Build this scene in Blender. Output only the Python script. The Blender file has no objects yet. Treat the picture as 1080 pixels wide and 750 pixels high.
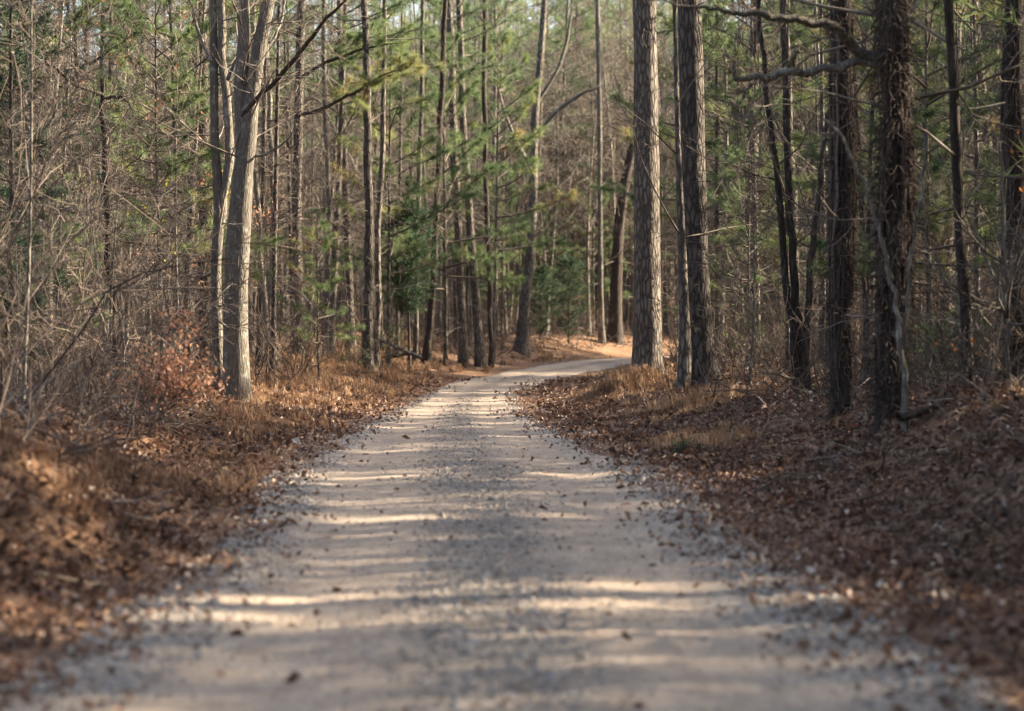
# A gravel track through a winter pine wood.
import bpy, math, time
import numpy as np
from mathutils import Vector
T0 = time.time()
R = math.radians
scene = bpy.context.scene
COL = scene.collection

# ------------------------------------------------------------------ camera figures
CAM_H = 1.6
FPX = 2550.0           # focal length in pixels of a 1080 wide picture (85 mm on 36 mm)
HOR = 352.0            # row of the level line in a 750 high picture

# ------------------------------------------------------------------ noise
def hash2(ix, iy, seed):
    n = (ix.astype(np.int64) * 374761393 + iy.astype(np.int64) * 668265263 + seed * 1442695041) & 0x7fffffff
    n = ((n ^ (n >> 13)) * 1274126177) & 0x7fffffff
    n = n ^ (n >> 16)
    return (n & 0xffff) / 65535.0
def vnoise(x, y, seed=0):
    x = np.asarray(x, float); y = np.asarray(y, float)
    ix = np.floor(x); iy = np.floor(y); fx = x - ix; fy = y - iy
    fx = fx * fx * (3 - 2 * fx); fy = fy * fy * (3 - 2 * fy)
    a = hash2(ix, iy, seed); b = hash2(ix + 1, iy, seed); c = hash2(ix, iy + 1, seed); d = hash2(ix + 1, iy + 1, seed)
    return (a + (b - a) * fx) * (1 - fy) + (c + (d - c) * fx) * fy
def sstep(a, b, x):
    t = np.clip((np.asarray(x, float) - a) / (np.asarray(b) - a), 0, 1)
    return t * t * (3 - 2 * t)

# ------------------------------------------------------------------ road line and terrain
def road_g(y):
    return .35 * sstep(55, 125, y)
_rows = [(750, 30, 1020), (700, 95, 945), (650, 165, 872), (600, 235, 800), (560, 275, 745), (530, 288, 712), (500, 302, 676),
         (480, 328, 640), (460, 360, 600), (445, 395, 566), (435, 418, 549), (425, 436, 542), (415, 452, 542), (408, 468, 554), (400, 494, 582),
         (390, 542, 640), (380, 606, 700)]
RD = []
for (py, l, r) in _rows:
    z = 20.0
    for _ in range(60):
        z = FPX * (CAM_H - float(road_g(z))) / (py - HOR)
    RD.append((z, (l - 540) / FPX * z, (r - 540) / FPX * z))
RD = [(-60.0, -1.9, 1.9), (0.0, -1.7, 1.85)] + RD
_zl = RD[-1][0]
cen = [((a + b) / 2, z) for z, a, b in RD]
hwl = [(b - a) / 2 for z, a, b in RD]
# beyond the bend the track swings away to the right
cen += [(9.5, _zl + 15), (17, _zl + 23), (30, _zl + 28), (60, _zl + 30), (120, _zl + 25)]
hwl = hwl[:-3] + [1.3, 1.6, 1.8] + [1.8] * 5
def catmull(P, n):
    P = np.array(P, float); out = []
    P = np.vstack([2 * P[0] - P[1], P, 2 * P[-1] - P[-2]])
    for i in range(1, len(P) - 2):
        for t in np.linspace(0, 1, n, endpoint=False):
            p0, p1, p2, p3 = P[i - 1:i + 3]
            out.append(.5 * (2 * p1 + (p2 - p0) * t + (2 * p0 - 5 * p1 + 4 * p2 - p3) * t * t + (3 * p1 - p0 - 3 * p2 + p3) * t ** 3))
    out.append(P[-2]); return np.array(out)
def lerp_chain(P, n):
    P = np.array(P, float); out = []
    for i in range(len(P) - 1):
        for t in np.linspace(0, 1, n, endpoint=False):
            out.append(P[i] + (P[i + 1] - P[i]) * t)
    out.append(P[-1]); return np.array(out)
CL = lerp_chain(cen, 8); HW = lerp_chain(hwl, 8)
for _ in range(3):                       # soften the corners
    CL[1:-1] = (CL[:-2] + 2 * CL[1:-1] + CL[2:]) / 4
    HW[1:-1] = (HW[:-2] + 2 * HW[1:-1] + HW[2:]) / 4
TAN = np.gradient(CL, axis=0); TAN /= np.linalg.norm(TAN, axis=1)[:, None]
NRM = np.stack([TAN[:, 1], -TAN[:, 0]], 1)          # to the right of travel
def road_dist(x, y):
    """distance outside the road edge (negative = on the road) and side (+ right)"""
    x = np.atleast_1d(np.asarray(x, float)); y = np.atleast_1d(np.asarray(y, float))
    D = np.empty(len(x)); S = np.empty(len(x))
    a = CL[:-1]; b = CL[1:]; ab = b - a; L2 = (ab ** 2).sum(1)
    for i in range(0, len(x), 8000):
        p = np.stack([x[i:i + 8000], y[i:i + 8000]], 1)[:, None, :]
        t = np.clip(((p - a) * ab).sum(2) / L2, 0, 1)
        q = a + ab * t[..., None]
        dd = ((p - q) ** 2).sum(2); k = dd.argmin(1); j = np.arange(len(k))
        tt = t[j, k]; hw = HW[k] * (1 - tt) + HW[k + 1] * tt
        D[i:i + 8000] = np.sqrt(dd[j, k]) - hw
        v = p[:, 0, :] - q[j, k]
        S[i:i + 8000] = np.sign(ab[k, 1] * v[:, 0] - ab[k, 0] * v[:, 1])
    return D, S
_HLx = [0, 15, 22, 36, 50, 70, 110, 160]; _HLv = [.75, .85, .8, .34, .26, .62, 1.0, 1.1]
_HRx = [0, 15, 21, 30, 45, 60, 110, 160]; _HRv = [1.15, 1.25, 1.0, .68, .58, .72, .9, 1.0]
BUMPS = [(-3.4, 17.2, .42, .6, .9), (-2.7, 15.6, -.12, .5, .8), (-3.9, 14.2, .2, .7, 1.2), (-3.4, 21.5, .14, .6, .9), (2.75, 55.0, .24, .75, 1.3), (2.3, 54.0, .12, .5, .8),
         (3.5, 24.5, .16, .8, 1.2), (2.9, 33., .13, .7, 1.5), (4.4, 45.5, .14, .6, .7), (-6.2, 50.5, .12, .9, 1.2), (5.3, 20., .15, .9, 1.2)]
def ground(x, y):
    x = np.atleast_1d(np.asarray(x, float)); y = np.atleast_1d(np.asarray(y, float))
    d, s = road_dist(x, y)
    dp = np.maximum(d, 0)
    HL = np.interp(y, _HLx, _HLv); HR = np.interp(y, _HRx, _HRv)
    wl = np.interp(y, [0, 25, 45, 100], [3.0, 3.0, 4.5, 6.0])
    wr = np.interp(y, [0, 25, 45, 100], [3.3, 4.2, 4.8, 6.0]); ar = np.interp(y, [0, 20, 32, 50], [1.2, 1.5, 1.4, .6])
    g = road_g(y)
    b = np.where(s < 0, HL * sstep(.35, wl, dp) + .012 * np.minimum(np.maximum(dp - 3, 0), 60), HR * sstep(ar, wr, dp) + .015 * np.minimum(np.maximum(dp - 4, 0), 60))
    off = sstep(.05, 1.6, dp)
    n = off * (.18 * (vnoise(x * .45, y * .45, 3) - .5) + .17 * (vnoise(x * 1.3, y * 1.3, 5) - .5) + .05 * (vnoise(x * 3.4, y * 3.4, 7) - .5))
    n = n + off * sstep(5, 20, dp) * .5 * (vnoise(x * .06, y * .06, 11) - .45)
    for (bx, by, a, rx, ry) in BUMPS:
        n = n + a * np.exp(-((x - bx) / rx) ** 2 - ((y - by) / ry) ** 2)
    n = n + .48 * sstep(1.6, 3.2, dp) * (s > 0) * (1 - sstep(30, 46, y)) * (vnoise(x * .95 + 4, y * .6, 15) - .5) + .2 * sstep(1.2, 2.4, dp) * (s < 0) * (1 - sstep(24, 34, y)) * (vnoise(x * 1.1, y * .8, 16) - .5)
    # wheel ruts and crown of the track
    u = -d
    rut = -.025 * np.exp(-((u - .75) / .35) ** 2) * (d < 0)
    hill = 44 * sstep(165, 440, y) + 8 * sstep(60, 260, np.abs(x))
    return g + b + n + rut + hill
def gz(x, y):
    return float(ground(x, y)[0])
_zs = np.concatenate([np.arange(7, 60, .1), np.arange(60, 260, .3)])
def hit(px, py):
    """where the line of sight through a picture point meets the ground"""
    X = (px - 540) / FPX * _zs; Z = CAM_H - (py - HOR) / FPX * _zs
    h = ground(X, _zs) - Z
    k = np.argmax(h > 0) if (h > 0).any() else len(_zs) - 1
    return Vector((X[k], _zs[k], float(ground(X[k], _zs[k])[0])))

SUN_EL, SUN_AZ = 27.0, 17.0              # height, and degrees behind the line straight to the right
_sh = np.array([math.cos(R(SUN_AZ)), math.sin(R(SUN_AZ))]); _st = math.tan(R(SUN_EL))
# spots the sun reaches in the photograph: no tree of the wood grows in their way
SUNNY = [(3.25, 58, 1.0, 7, 2.2), (3.9, 49, 1.5, 6, 1.8), (-5.7, 50, .3, 8, 2.2), (-4.2, 64, .3, 2, 1.5), (-4.4, 73, .5, 9, 1.8), (-4, 85, .5, 9, 2.0), (4.2, 28, 1.5, 5, .8),
         (-10, 52, 2, 7, 1.6), (-2, 92, 5, 11, 1.6), (-6.5, 41, 1, 6, 1.8), (-5.2, 31, .5, 3.5, 1.2)]
# narrow gaps in the canopy that let the light fall in bands across the track
SUNNY += [(-3.2, b + (-3.2 - a) * math.tan(R(SUN_AZ)), .0, .45, .6) for a, b in ((-1.5, 17.5), (-.8, 14.6), (-1.4, 12.9), (-1, 10.9), (-.5, 21.3), (-.5, 23.6), (-.6, 26.4), (-.6, 30), (-.8, 33.6), (-.8, 38), (-.9, 43), (-.9, 48.5), (-.9, 55), (-.9, 60))]
SUNNY += [(a, b, .0, .1, c) for a, b, c in ((-1, 40.5, .35), (-1, 46, .4), (-1, 52, .4), (-.6, 64, .8), (-.4, 70, .8), (-.2, 78, .8), (.8, 88, .8), (2.2, 98, .8), (4, 112, .8))]
def in_the_way(x, y, hlo, hhi, rc, trunk=.18):
    for (a, b, z0, z1, cl) in SUNNY:
        v = np.array([x - a, y - b]); t = v @ _sh; p = abs(v[0] * _sh[1] - v[1] * _sh[0])
        if t < .4: continue
        if p < rc * cl / 2 + .2 and z1 + t * _st > hlo and z0 + t * _st < hhi: return True
        if p < trunk + .15 and z0 + t * _st < hhi: return True
    return False

# ------------------------------------------------------------------ mesh builder
class MB:
    def __init__(s):
        s.v = []; s.n = 0; s.q = []; s.t = []; s.qm = []; s.tm = []; s.tone = []; s.pend = {}
    def add(s, v, quads=None, tris=None, mat=0, tone=0.5):
        v = np.asarray(v, float).reshape(-1, 3)
        if quads is not None and len(quads):
            q = np.asarray(quads, np.int64).reshape(-1, 4) + s.n; s.q.append(q); s.qm.append(np.full(len(q), mat) if np.isscalar(mat) else mat)
        if tris is not None and len(tris):
            t = np.asarray(tris, np.int64).reshape(-1, 3) + s.n; s.t.append(t); s.tm.append(np.full(len(t), mat) if np.isscalar(mat) else mat)
        s.v.append(v); s.tone.append(np.full(len(v), tone) if np.isscalar(tone) else np.asarray(tone, float)); s.n += len(v)
    def pend_tube(s, pts, rad, sides, mat, tone):
        s.pend.setdefault((len(pts), sides, mat), []).append((pts, rad, tone))
    def flush(s):
        for (n, sides, mat), L in s.pend.items():
            K = len(L); pts = np.array([a for a, b, c in L]); rad = np.array([b for a, b, c in L]); tone = np.array([c for a, b, c in L])
            tn = np.empty_like(pts); tn[:, 1:-1] = pts[:, 2:] - pts[:, :-2]; tn[:, 0] = pts[:, 1] - pts[:, 0]; tn[:, -1] = pts[:, -1] - pts[:, -2]; tn = norm(tn)
            up = np.abs(tn[:, :, 2]).mean(1) > .6
            ref = np.where(up[:, None], np.array([[0.0, 1.0, .12]]), np.array([[.07, .1, 1.0]]))[:, None, :]
            a = norm(np.cross(tn, ref)); b = np.cross(tn, a)
            th = np.arange(sides) / sides * 2 * math.pi; c = np.cos(th)[None, None, :, None]; d = np.sin(th)[None, None, :, None]
            v = pts[:, :, None, :] + rad[:, :, None, None] * (c * a[:, :, None, :] + d * b[:, :, None, :])
            i = np.arange(n - 1)[:, None] * sides; j = np.arange(sides)[None, :]; k = (j + 1) % sides
            q = np.stack([i + j, i + k, i + sides + k, i + sides + j], -1).reshape(-1, 4)
            Q = (np.arange(K)[:, None, None] * (n * sides) + q[None]).reshape(-1, 4)
            s.add(v.reshape(-1, 3), quads=Q, mat=mat, tone=np.repeat(tone, n * sides))
        s.pend = {}
    def arrays(s):
        s.flush()
        v = np.concatenate(s.v) if s.v else np.zeros((0, 3))
        q = np.concatenate(s.q) if s.q else np.zeros((0, 4), np.int64)
        t = np.concatenate(s.t) if s.t else np.zeros((0, 3), np.int64)
        qm = np.concatenate(s.qm) if s.qm else np.zeros(0, int)
        tm = np.concatenate(s.tm) if s.tm else np.zeros(0, int)
        return v, q, t, qm, tm, (np.concatenate(s.tone) if s.tone else np.zeros(0))
    def add_arrays(s, arr, M=None, loc=(0, 0, 0), matmap=None, tone_add=0):
        v, q, t, qm, tm, tone = arr
        if M is not None: v = v @ np.asarray(M).T
        v = v + np.asarray(loc)
        f = (lambda m: m) if matmap is None else (lambda m: np.asarray(matmap)[m])
        if len(q): s.q.append(q + s.n); s.qm.append(f(qm))
        if len(t): s.t.append(t + s.n); s.tm.append(f(tm))
        s.v.append(v); s.tone.append(np.clip(tone + tone_add, 0, 1)); s.n += len(v)
    def mesh(s, name, mats, smooth=True):
        v, q, t, qm, tm, tone = s.arrays()
        me = bpy.data.meshes.new(name)
        me.vertices.add(len(v)); me.vertices.foreach_set('co', v.astype(np.float32).ravel())
        li = np.concatenate([q.ravel(), t.ravel()]).astype(np.int32)
        me.loops.add(len(li)); me.loops.foreach_set('vertex_index', li)
        nf = len(q) + len(t); me.polygons.add(nf)
        st = np.concatenate([np.arange(len(q)) * 4, len(q) * 4 + np.arange(len(t)) * 3]).astype(np.int32)
        me.polygons.foreach_set('loop_start', st)
        for m in mats: me.materials.append(m)
        me.polygons.foreach_set('material_index', np.concatenate([qm, tm]).astype(np.int32))
        me.polygons.foreach_set('use_smooth', np.full(nf, smooth))
        a = me.attributes.new('tone', 'FLOAT', 'POINT'); a.data.foreach_set('value', tone.astype(np.float32))
        me.update(calc_edges=True)
        return me

def norm(v):
    v = np.asarray(v, float); return v / (np.linalg.norm(v, axis=-1, keepdims=True) + 1e-9)
_ring = {}
def tube(mb, pts, rad, sides=5, mat=0, tone=.5, wob=0, seed=0):
    if not wob:
        mb.pend_tube(pts, rad, sides, mat, tone); return
    pts = np.asarray(pts, float); rad = np.asarray(rad, float); n = len(pts)
    tn = np.empty_like(pts); tn[1:-1] = pts[2:] - pts[:-2]; tn[0] = pts[1] - pts[0]; tn[-1] = pts[-1] - pts[-2]
    tn = norm(tn)
    ref = np.array([0.0, 1.0, 0.12]) if abs(tn[:, 2]).mean() > .6 else np.array([0.07, .1, 1.0])
    a = norm(np.cross(tn, ref)); b = np.cross(tn, a)
    if sides not in _ring:
        th = np.arange(sides) / sides * 2 * math.pi; _ring[sides] = (np.cos(th), np.sin(th))
    c, s_ = _ring[sides]
    rr = rad[:, None] * np.ones((1, sides))
    if wob:
        th = np.arange(sides) / sides
        rr = rr * (1 + wob * (vnoise(np.cos(th * 6.283)[None, :] * 1.6 + 9 + 0 * rr, pts[:, 2:3] * 1.3 + np.sin(th * 6.283)[None, :] * 1.6 + 5, seed) - .5) * 2)
    v = pts[:, None, :] + rr[..., None] * (c[None, :, None] * a[:, None, :] + s_[None, :, None] * b[:, None, :])
    i = np.arange(n - 1)[:, None] * sides; j = np.arange(sides)[None, :]; k = (j + 1) % sides
    q = np.stack([i + j, i + k, i + sides + k, i + sides + j], -1).reshape(-1, 4)
    mb.add(v.reshape(-1, 3), quads=q, mat=mat, tone=tone)

def rand_unit(rng, n):
    v = rng.normal(size=(n, 3)); return norm(v)
def perp_dir(rng, d, ang):
    a, b, c = rng.normal(size=3).tolist(); x, y, z = float(d[0]), float(d[1]), float(d[2])
    px, py, pz = y * c - z * b, z * a - x * c, x * b - y * a; l = math.sqrt(px * px + py * py + pz * pz) + 1e-9
    co, si = math.cos(ang), math.sin(ang) / l
    return np.array([x * co + px * si, y * co + py * si, z * co + pz * si])
def walk(rng, p, d, L, n, wander, trop=0.0):
    x, y, z = float(p[0]), float(p[1]), float(p[2]); a, b, c = float(d[0]), float(d[1]), float(d[2])
    W = (rng.normal(size=(n, 3)) * wander).tolist(); pts = [(x, y, z)]; st = L / n
    for i in range(n):
        a += W[i][0]; b += W[i][1]; c += W[i][2] + trop; l = math.sqrt(a * a + b * b + c * c) + 1e-9; a /= l; b /= l; c /= l
        x += a * st; y += b * st; z += c * st; pts.append((x, y, z))
    return np.array(pts), np.array((a, b, c))
def grow(mb, rng, p, d, L, r, lvl, cfg, tips, mat=0):
    n = cfg['n'][lvl]; pts, de = walk(rng, p, d, L, n, cfg['wander'], cfg['trop'])
    rad = np.maximum(r * (1 - np.linspace(0, 1, n + 1) * .75), cfg['rmin'])
    tube(mb, pts, rad, cfg['sides'][lvl], mat, tone=rng.uniform(.2, .8))
    tips.append((pts[-1], de, lvl))
    if lvl + 1 < cfg['levels']:
        for c in range(rng.integers(cfg['k'][lvl][0], cfg['k'][lvl][1] + 1)):
            t = rng.uniform(cfg.get('t0', .2), 1.0); f = t * n; i = min(int(f), n - 1); q = pts[i] + (pts[i + 1] - pts[i]) * (f - i)
            grow(mb, rng, q, perp_dir(rng, norm(pts[i + 1] - pts[i]), rng.uniform(.45, 1.15)), L * rng.uniform(.32, .6) * (1.15 - .5 * t),
                 max(r * (1 - .75 * t) * .6, cfg['rmin']), lvl + 1, cfg, tips, mat)
def twigify(mb, rng, pts, r, per_m, L, cfg, tips, mat=0, lvl0=1, t0=.1):
    pts = np.asarray(pts, float); seg = np.linalg.norm(np.diff(pts, axis=0), axis=1); tot = seg.sum()
    for c in range(int(tot * per_m)):
        t = rng.uniform(t0, 1) * tot; i = min(int(np.searchsorted(np.cumsum(seg), t)), len(seg) - 1)
        q = pts[i] + (pts[i + 1] - pts[i]) * rng.uniform(0, 1)
        d = perp_dir(rng, norm(pts[i + 1] - pts[i]), rng.uniform(.5, 1.25))
        grow(mb, rng, q, d, L * rng.uniform(.5, 1.2), r, lvl0, cfg, tips, mat)

def needles(mb, rng, P, D, tone, m=26, L=.17, w=.006, spread=.75, mat=1):
    P = np.asarray(P, float); D = norm(np.asarray(D, float)); N = len(P)
    if N == 0: return
    P = np.repeat(P, m, 0); D = np.repeat(D, m, 0); T = np.repeat(np.asarray(tone, float), m)
    P = P - D * rng.uniform(0, .12, (N * m, 1))
    d = norm(D * rng.uniform(.35, 1.1, (N * m, 1)) + rand_unit(rng, N * m) * spread)
    ln = L * rng.uniform(.65, 1.15, (N * m, 1)); e = P + d * ln; e[:, 2] -= .12 * ln[:, 0]
    s = norm(np.cross(d, rand_unit(rng, N * m))) * w / 2
    v = np.stack([P - s, P + s, e], 1).reshape(-1, 3)
    mb.add(v, tris=np.arange(N * m * 3).reshape(-1, 3), mat=mat, tone=np.repeat(np.clip(T + rng.normal(0, .06, N * m), 0, 1), 3))
def leaves(mb, rng, P, tone, size=.07, mat=1, hang=0.0, curl=.35, up=None):
    """folded leaf blades, two quads each"""
    P = np.asarray(P, float); N = len(P)
    if N == 0: return
    a = rand_unit(rng, N)
    if hang: a[:, 2] -= hang; a = norm(a)
    if up is not None:
        a[:, 2] *= up; a = norm(a)
        nrm = norm(np.stack([rng.normal(0, .45, N), rng.normal(0, .45, N), np.ones(N)], 1)); b = norm(np.cross(nrm, a)); 
    else: b = norm(np.cross(a, rand_unit(rng, N)))
    c = np.cross(a, b)
    L = (size * rng.uniform(.6, 1.25, N))[:, None]; W = L * rng.uniform(.42, .7, N)[:, None]
    k = (curl * rng.uniform(-.4, 1.2, N))[:, None] * L
    v = np.stack([P, P + a * L * .55 - b * W * .5 + c * k, P + a * L * .5, P + a * L * .55 + b * W * .5 + c * k, P + a * L + c * k * .6], 1).reshape(-1, 3)
    o = np.arange(N)[:, None] * 5
    q = np.concatenate([o + np.array([[0, 2, 4, 1]]), o + np.array([[0, 3, 4, 2]])])
    mb.add(v, quads=q, mat=mat, tone=np.repeat(tone if not np.isscalar(tone) else np.full(N, tone), 5))

# ------------------------------------------------------------------ materials
def newmat(name):
    m = bpy.data.materials.new(name); m.use_nodes = True; nt = m.node_tree; nt.nodes.clear()
    return m, nt, nt.nodes.new, nt.links.new
def ramp(nt, stops, interp='LINEAR'):
    n = nt.nodes.new('ShaderNodeValToRGB'); n.color_ramp.interpolation = interp
    e = n.color_ramp.elements
    while len(e) < len(stops): e.new(.5)
    for el, (p, c) in zip(e, stops): el.position = p; el.color = (*c, 1)
    return n
def noise(nt, vec, scale, detail=4, rough=.55):
    n = nt.nodes.new('ShaderNodeTexNoise'); n.inputs['Scale'].default_value = scale; n.inputs['Detail'].default_value = detail; n.inputs['Roughness'].default_value = rough
    if vec is not None: nt.links.new(vec, n.inputs['Vector'])
    return n
def voro(nt, vec, scale, feature='F1'):
    n = nt.nodes.new('ShaderNodeTexVoronoi'); n.inputs['Scale'].default_value = scale; n.feature = feature
    if vec is not None: nt.links.new(vec, n.inputs['Vector'])
    return n
def mapping(nt, vec, scale=(1, 1, 1), loc=None):
    n = nt.nodes.new('ShaderNodeMapping'); n.inputs['Scale'].default_value = scale; nt.links.new(vec, n.inputs['Vector'])
    if loc is not None: nt.links.new(loc, n.inputs['Location'])
    return n.outputs[0]
def mixc(nt, f, a, b, mode='MIX'):
    n = nt.nodes.new('ShaderNodeMix'); n.data_type = 'RGBA'; n.blend_type = mode; n.clamp_factor = True
    for sock, val in ((n.inputs[0], f), (n.inputs[6], a), (n.inputs[7], b)):
        if isinstance(val, (int, float)): sock.default_value = val
        elif isinstance(val, tuple): sock.default_value = (*val, 1)
        else: nt.links.new(val, sock)
    return n.outputs[2]
def math_(nt, op, a, b=None, clamp=False):
    n = nt.nodes.new('ShaderNodeMath'); n.operation = op; n.use_clamp = clamp
    for sock, val in ((n.inputs[0], a), (n.inputs[1], b)):
        if val is None: continue
        if isinstance(val, (int, float)): sock.default_value = val
        else: nt.links.new(val, sock)
    return n.outputs[0]
def bump(nt, h, strength, dist):
    n = nt.nodes.new('ShaderNodeBump'); n.inputs['Strength'].default_value = strength; n.inputs['Distance'].default_value = dist; nt.links.new(h, n.inputs['Height']); return n.outputs[0]
def finish(nt, col, rough=.85, normal=None, spec=.2):
    b = nt.nodes.new('ShaderNodeBsdfPrincipled'); o = nt.nodes.new('ShaderNodeOutputMaterial')
    if isinstance(col, tuple): b.inputs['Base Color'].default_value = (*col, 1)
    else: nt.links.new(col, b.inputs['Base Color'])
    b.inputs['Roughness'].default_value = rough; b.inputs['Specular IOR Level'].default_value = spec
    if normal is not None: nt.links.new(normal, b.inputs['Normal'])
    nt.links.new(b.outputs[0], o.inputs[0]); return b
def coord(nt, out='Object'):
    return nt.nodes.new('ShaderNodeTexCoord').outputs[out]
def attr(nt, name='tone'):
    n = nt.nodes.new('ShaderNodeAttribute'); n.attribute_name = name; return n.outputs['Fac']

def bark(name, dark, mid, light, sx=9, sz=2.2, crack=.55, lichen=None, depth=.03):
    m, nt, new, link = newmat(name)
    oi = new('ShaderNodeObjectInfo'); off = new('ShaderNodeCombineXYZ'); k = math_(nt, 'MULTIPLY', oi.outputs['Random'], 40.0)
    for i in range(3): link(k, off.inputs[i])
    base = mapping(nt, coord(nt), (1, 1, 1), off.outputs[0])
    wob = noise(nt, mapping(nt, base, (1, 1, .45)), 9, 4, .65)
    vv = mixc(nt, .4, mapping(nt, base, (sx, sx, sz)), wob.outputs['Color'], 'ADD')
    ed = voro(nt, vv, 1.0, 'DISTANCE_TO_EDGE'); cell = voro(nt, vv, 1.0)
    fine = noise(nt, mapping(nt, base, (1, 1, .3)), 55, 5, .65)
    big = noise(nt, base, 1.1, 3)
    fac = math_(nt, 'ADD', math_(nt, 'MULTIPLY', fine.outputs['Fac'], .75), math_(nt, 'MULTIPLY', big.outputs['Fac'], .45))
    col = ramp(nt, [(.35, dark), (.58, mid), (.82, light)]); link(fac, col.inputs[0])
    c = mixc(nt, .45, col.outputs[0], mixc(nt, cell.outputs['Color'], mid, light))
    cr = ramp(nt, [(0, (1, 1, 1)), (.26, (0, 0, 0))]); link(ed.outputs['Distance'], cr.inputs[0])
    c = mixc(nt, math_(nt, 'MULTIPLY', cr.outputs[0], crack), c, tuple(x * .45 for x in dark))
    if lichen:
        ln = noise(nt, base, 6, 4, .6); lr = ramp(nt, [(.56, (0, 0, 0)), (.66, (1, 1, 1))]); link(ln.outputs['Fac'], lr.inputs[0])
        c = mixc(nt, math_(nt, 'MULTIPLY', lr.outputs[0], .6), c, lichen)
    # a little tree to tree difference
    hsv = new('ShaderNodeHueSaturation'); link(c, hsv.inputs['Color']); link(math_(nt, 'ADD', math_(nt, 'MULTIPLY', oi.outputs['Random'], .5), .75), hsv.inputs['Value'])
    h = math_(nt, 'ADD', math_(nt, 'MINIMUM', math_(nt, 'MULTIPLY', ed.outputs['Distance'], 3.0), .6), math_(nt, 'MULTIPLY', fine.outputs['Fac'], .5))
    finish(nt, hsv.outputs[0], .9, bump(nt, h, .9, depth), .15)
    return m
M_PINE = bark('pine_bark', (.05, .04, .034), (.115, .095, .08), (.20, .17, .145), 11.5, 3.0, .8, None, .06)
M_HARD = bark('grey_bark', (.055, .046, .038), (.12, .103, .086), (.21, .185, .155), 26, 3.5, .4, (.30, .30, .25), .025)
M_DARK = bark('dark_bark', (.024, .018, .015), (.05, .038, .031), (.10, .078, .064), 14, 3.0, .6, None, .04)
M_MOSS = bark('mossy_bark', (.06, .05, .04), (.12, .10, .08), (.2, .18, .15), 18, 8.0, .4, (.12, .13, .035), .02)
def wood(name, stops):
    m, nt, new, link = newmat(name); oi = new('ShaderNodeObjectInfo')
    n = noise(nt, coord(nt), 9, 2)
    f = math_(nt, 'ADD', math_(nt, 'MULTIPLY', attr(nt), .55), math_(nt, 'ADD', math_(nt, 'MULTIPLY', n.outputs['Fac'], .3), math_(nt, 'MULTIPLY', oi.outputs['Random'], .2)))
    r = ramp(nt, stops); link(f, r.inputs[0]); finish(nt, r.outputs[0], .8, None, .2); return m
M_TWIG = wood('twig_wood', [(.2, (.04, .03, .023)), (.5, (.09, .069, .055)), (.9, (.25, .213, .18))])
M_TWIGD = wood('dark_twig_wood', [(.2, (.035, .027, .023)), (.5, (.075, .058, .048)), (.8, (.14, .11, .09))])
M_CANE = wood('cane_wood', [(.2, (.035, .022, .016)), (.5, (.085, .058, .044)), (.72, (.16, .12, .095)), (.95, (.33, .27, .22))])
M_VINE = wood('vine_stems', [(.2, (.03, .02, .016)), (.5, (.07, .047, .037)), (.85, (.17, .125, .10))])
def foliage(name, stops, trans=.42, objvar=.3, rough=.55):
    m, nt, new, link = newmat(name); oi = new('ShaderNodeObjectInfo')
    f = math_(nt, 'ADD', attr(nt), math_(nt, 'MULTIPLY', math_(nt, 'SUBTRACT', oi.outputs['Random'], .5), objvar))
    r = ramp(nt, stops); link(f, r.inputs[0])
    b = new('ShaderNodeBsdfPrincipled'); link(r.outputs[0], b.inputs['Base Color']); b.inputs['Roughness'].default_value = rough; b.inputs['Specular IOR Level'].default_value = .25
    t = new('ShaderNodeBsdfTranslucent'); link(r.outputs[0], t.inputs[0])
    mx = new('ShaderNodeMixShader'); mx.inputs[0].default_value = trans; link(b.outputs[0], mx.inputs[1]); link(t.outputs[0], mx.inputs[2])
    o = new('ShaderNodeOutputMaterial'); link(mx.outputs[0], o.inputs[0]); return m
M_NEED = foliage('pine_needles', [(.0, (.03, .05, .027)), (.35, (.066, .094, .045)), (.65, (.115, .165, .065)), (.9, (.24, .25, .09)), (1.0, (.28, .16, .08))])
M_NEEDD = foliage('dark_needles', [(.0, (.022, .04, .022)), (.5, (.04, .07, .035)), (1.0, (.08, .10, .04))])
M_CEDAR = foliage('cedar_sprays', [(.0, (.018, .04, .02)), (.5, (.034, .07, .03)), (1.0, (.07, .105, .04))], .25)
M_COPPER = foliage('copper_leaves', [(.0, (.15, .065, .04)), (.5, (.32, .155, .095)), (1.0, (.44, .26, .17))], .4)
M_ORANGE = foliage('orange_leaves', [(.0, (.35, .12, .03)), (1.0, (.55, .22, .05))], .4)
M_GREENL = foliage('green_leaves', [(.0, (.06, .11, .03)), (1.0, (.14, .2, .05))], .4)
M_LITTER = foliage('fallen_leaves', [(.0, (.035, .021, .016)), (.25, (.085, .045, .03)), (.5, (.15, .079, .05)), (.75, (.23, .125, .082)), (.92, (.34, .235, .175)), (1.0, (.46, .37, .30))], .15, 0, .6)
M_STRAW = foliage('dry_grass_blades', [(.0, (.11, .06, .036)), (.4, (.22, .125, .07)), (.8, (.34, .215, .125)), (1.0, (.44, .33, .21))], .35, 0, .6)
M_STONE = wood('stones', [(.2, (.14, .115, .095)), (.5, (.28, .24, .205)), (.8, (.44, .39, .34))])

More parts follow.
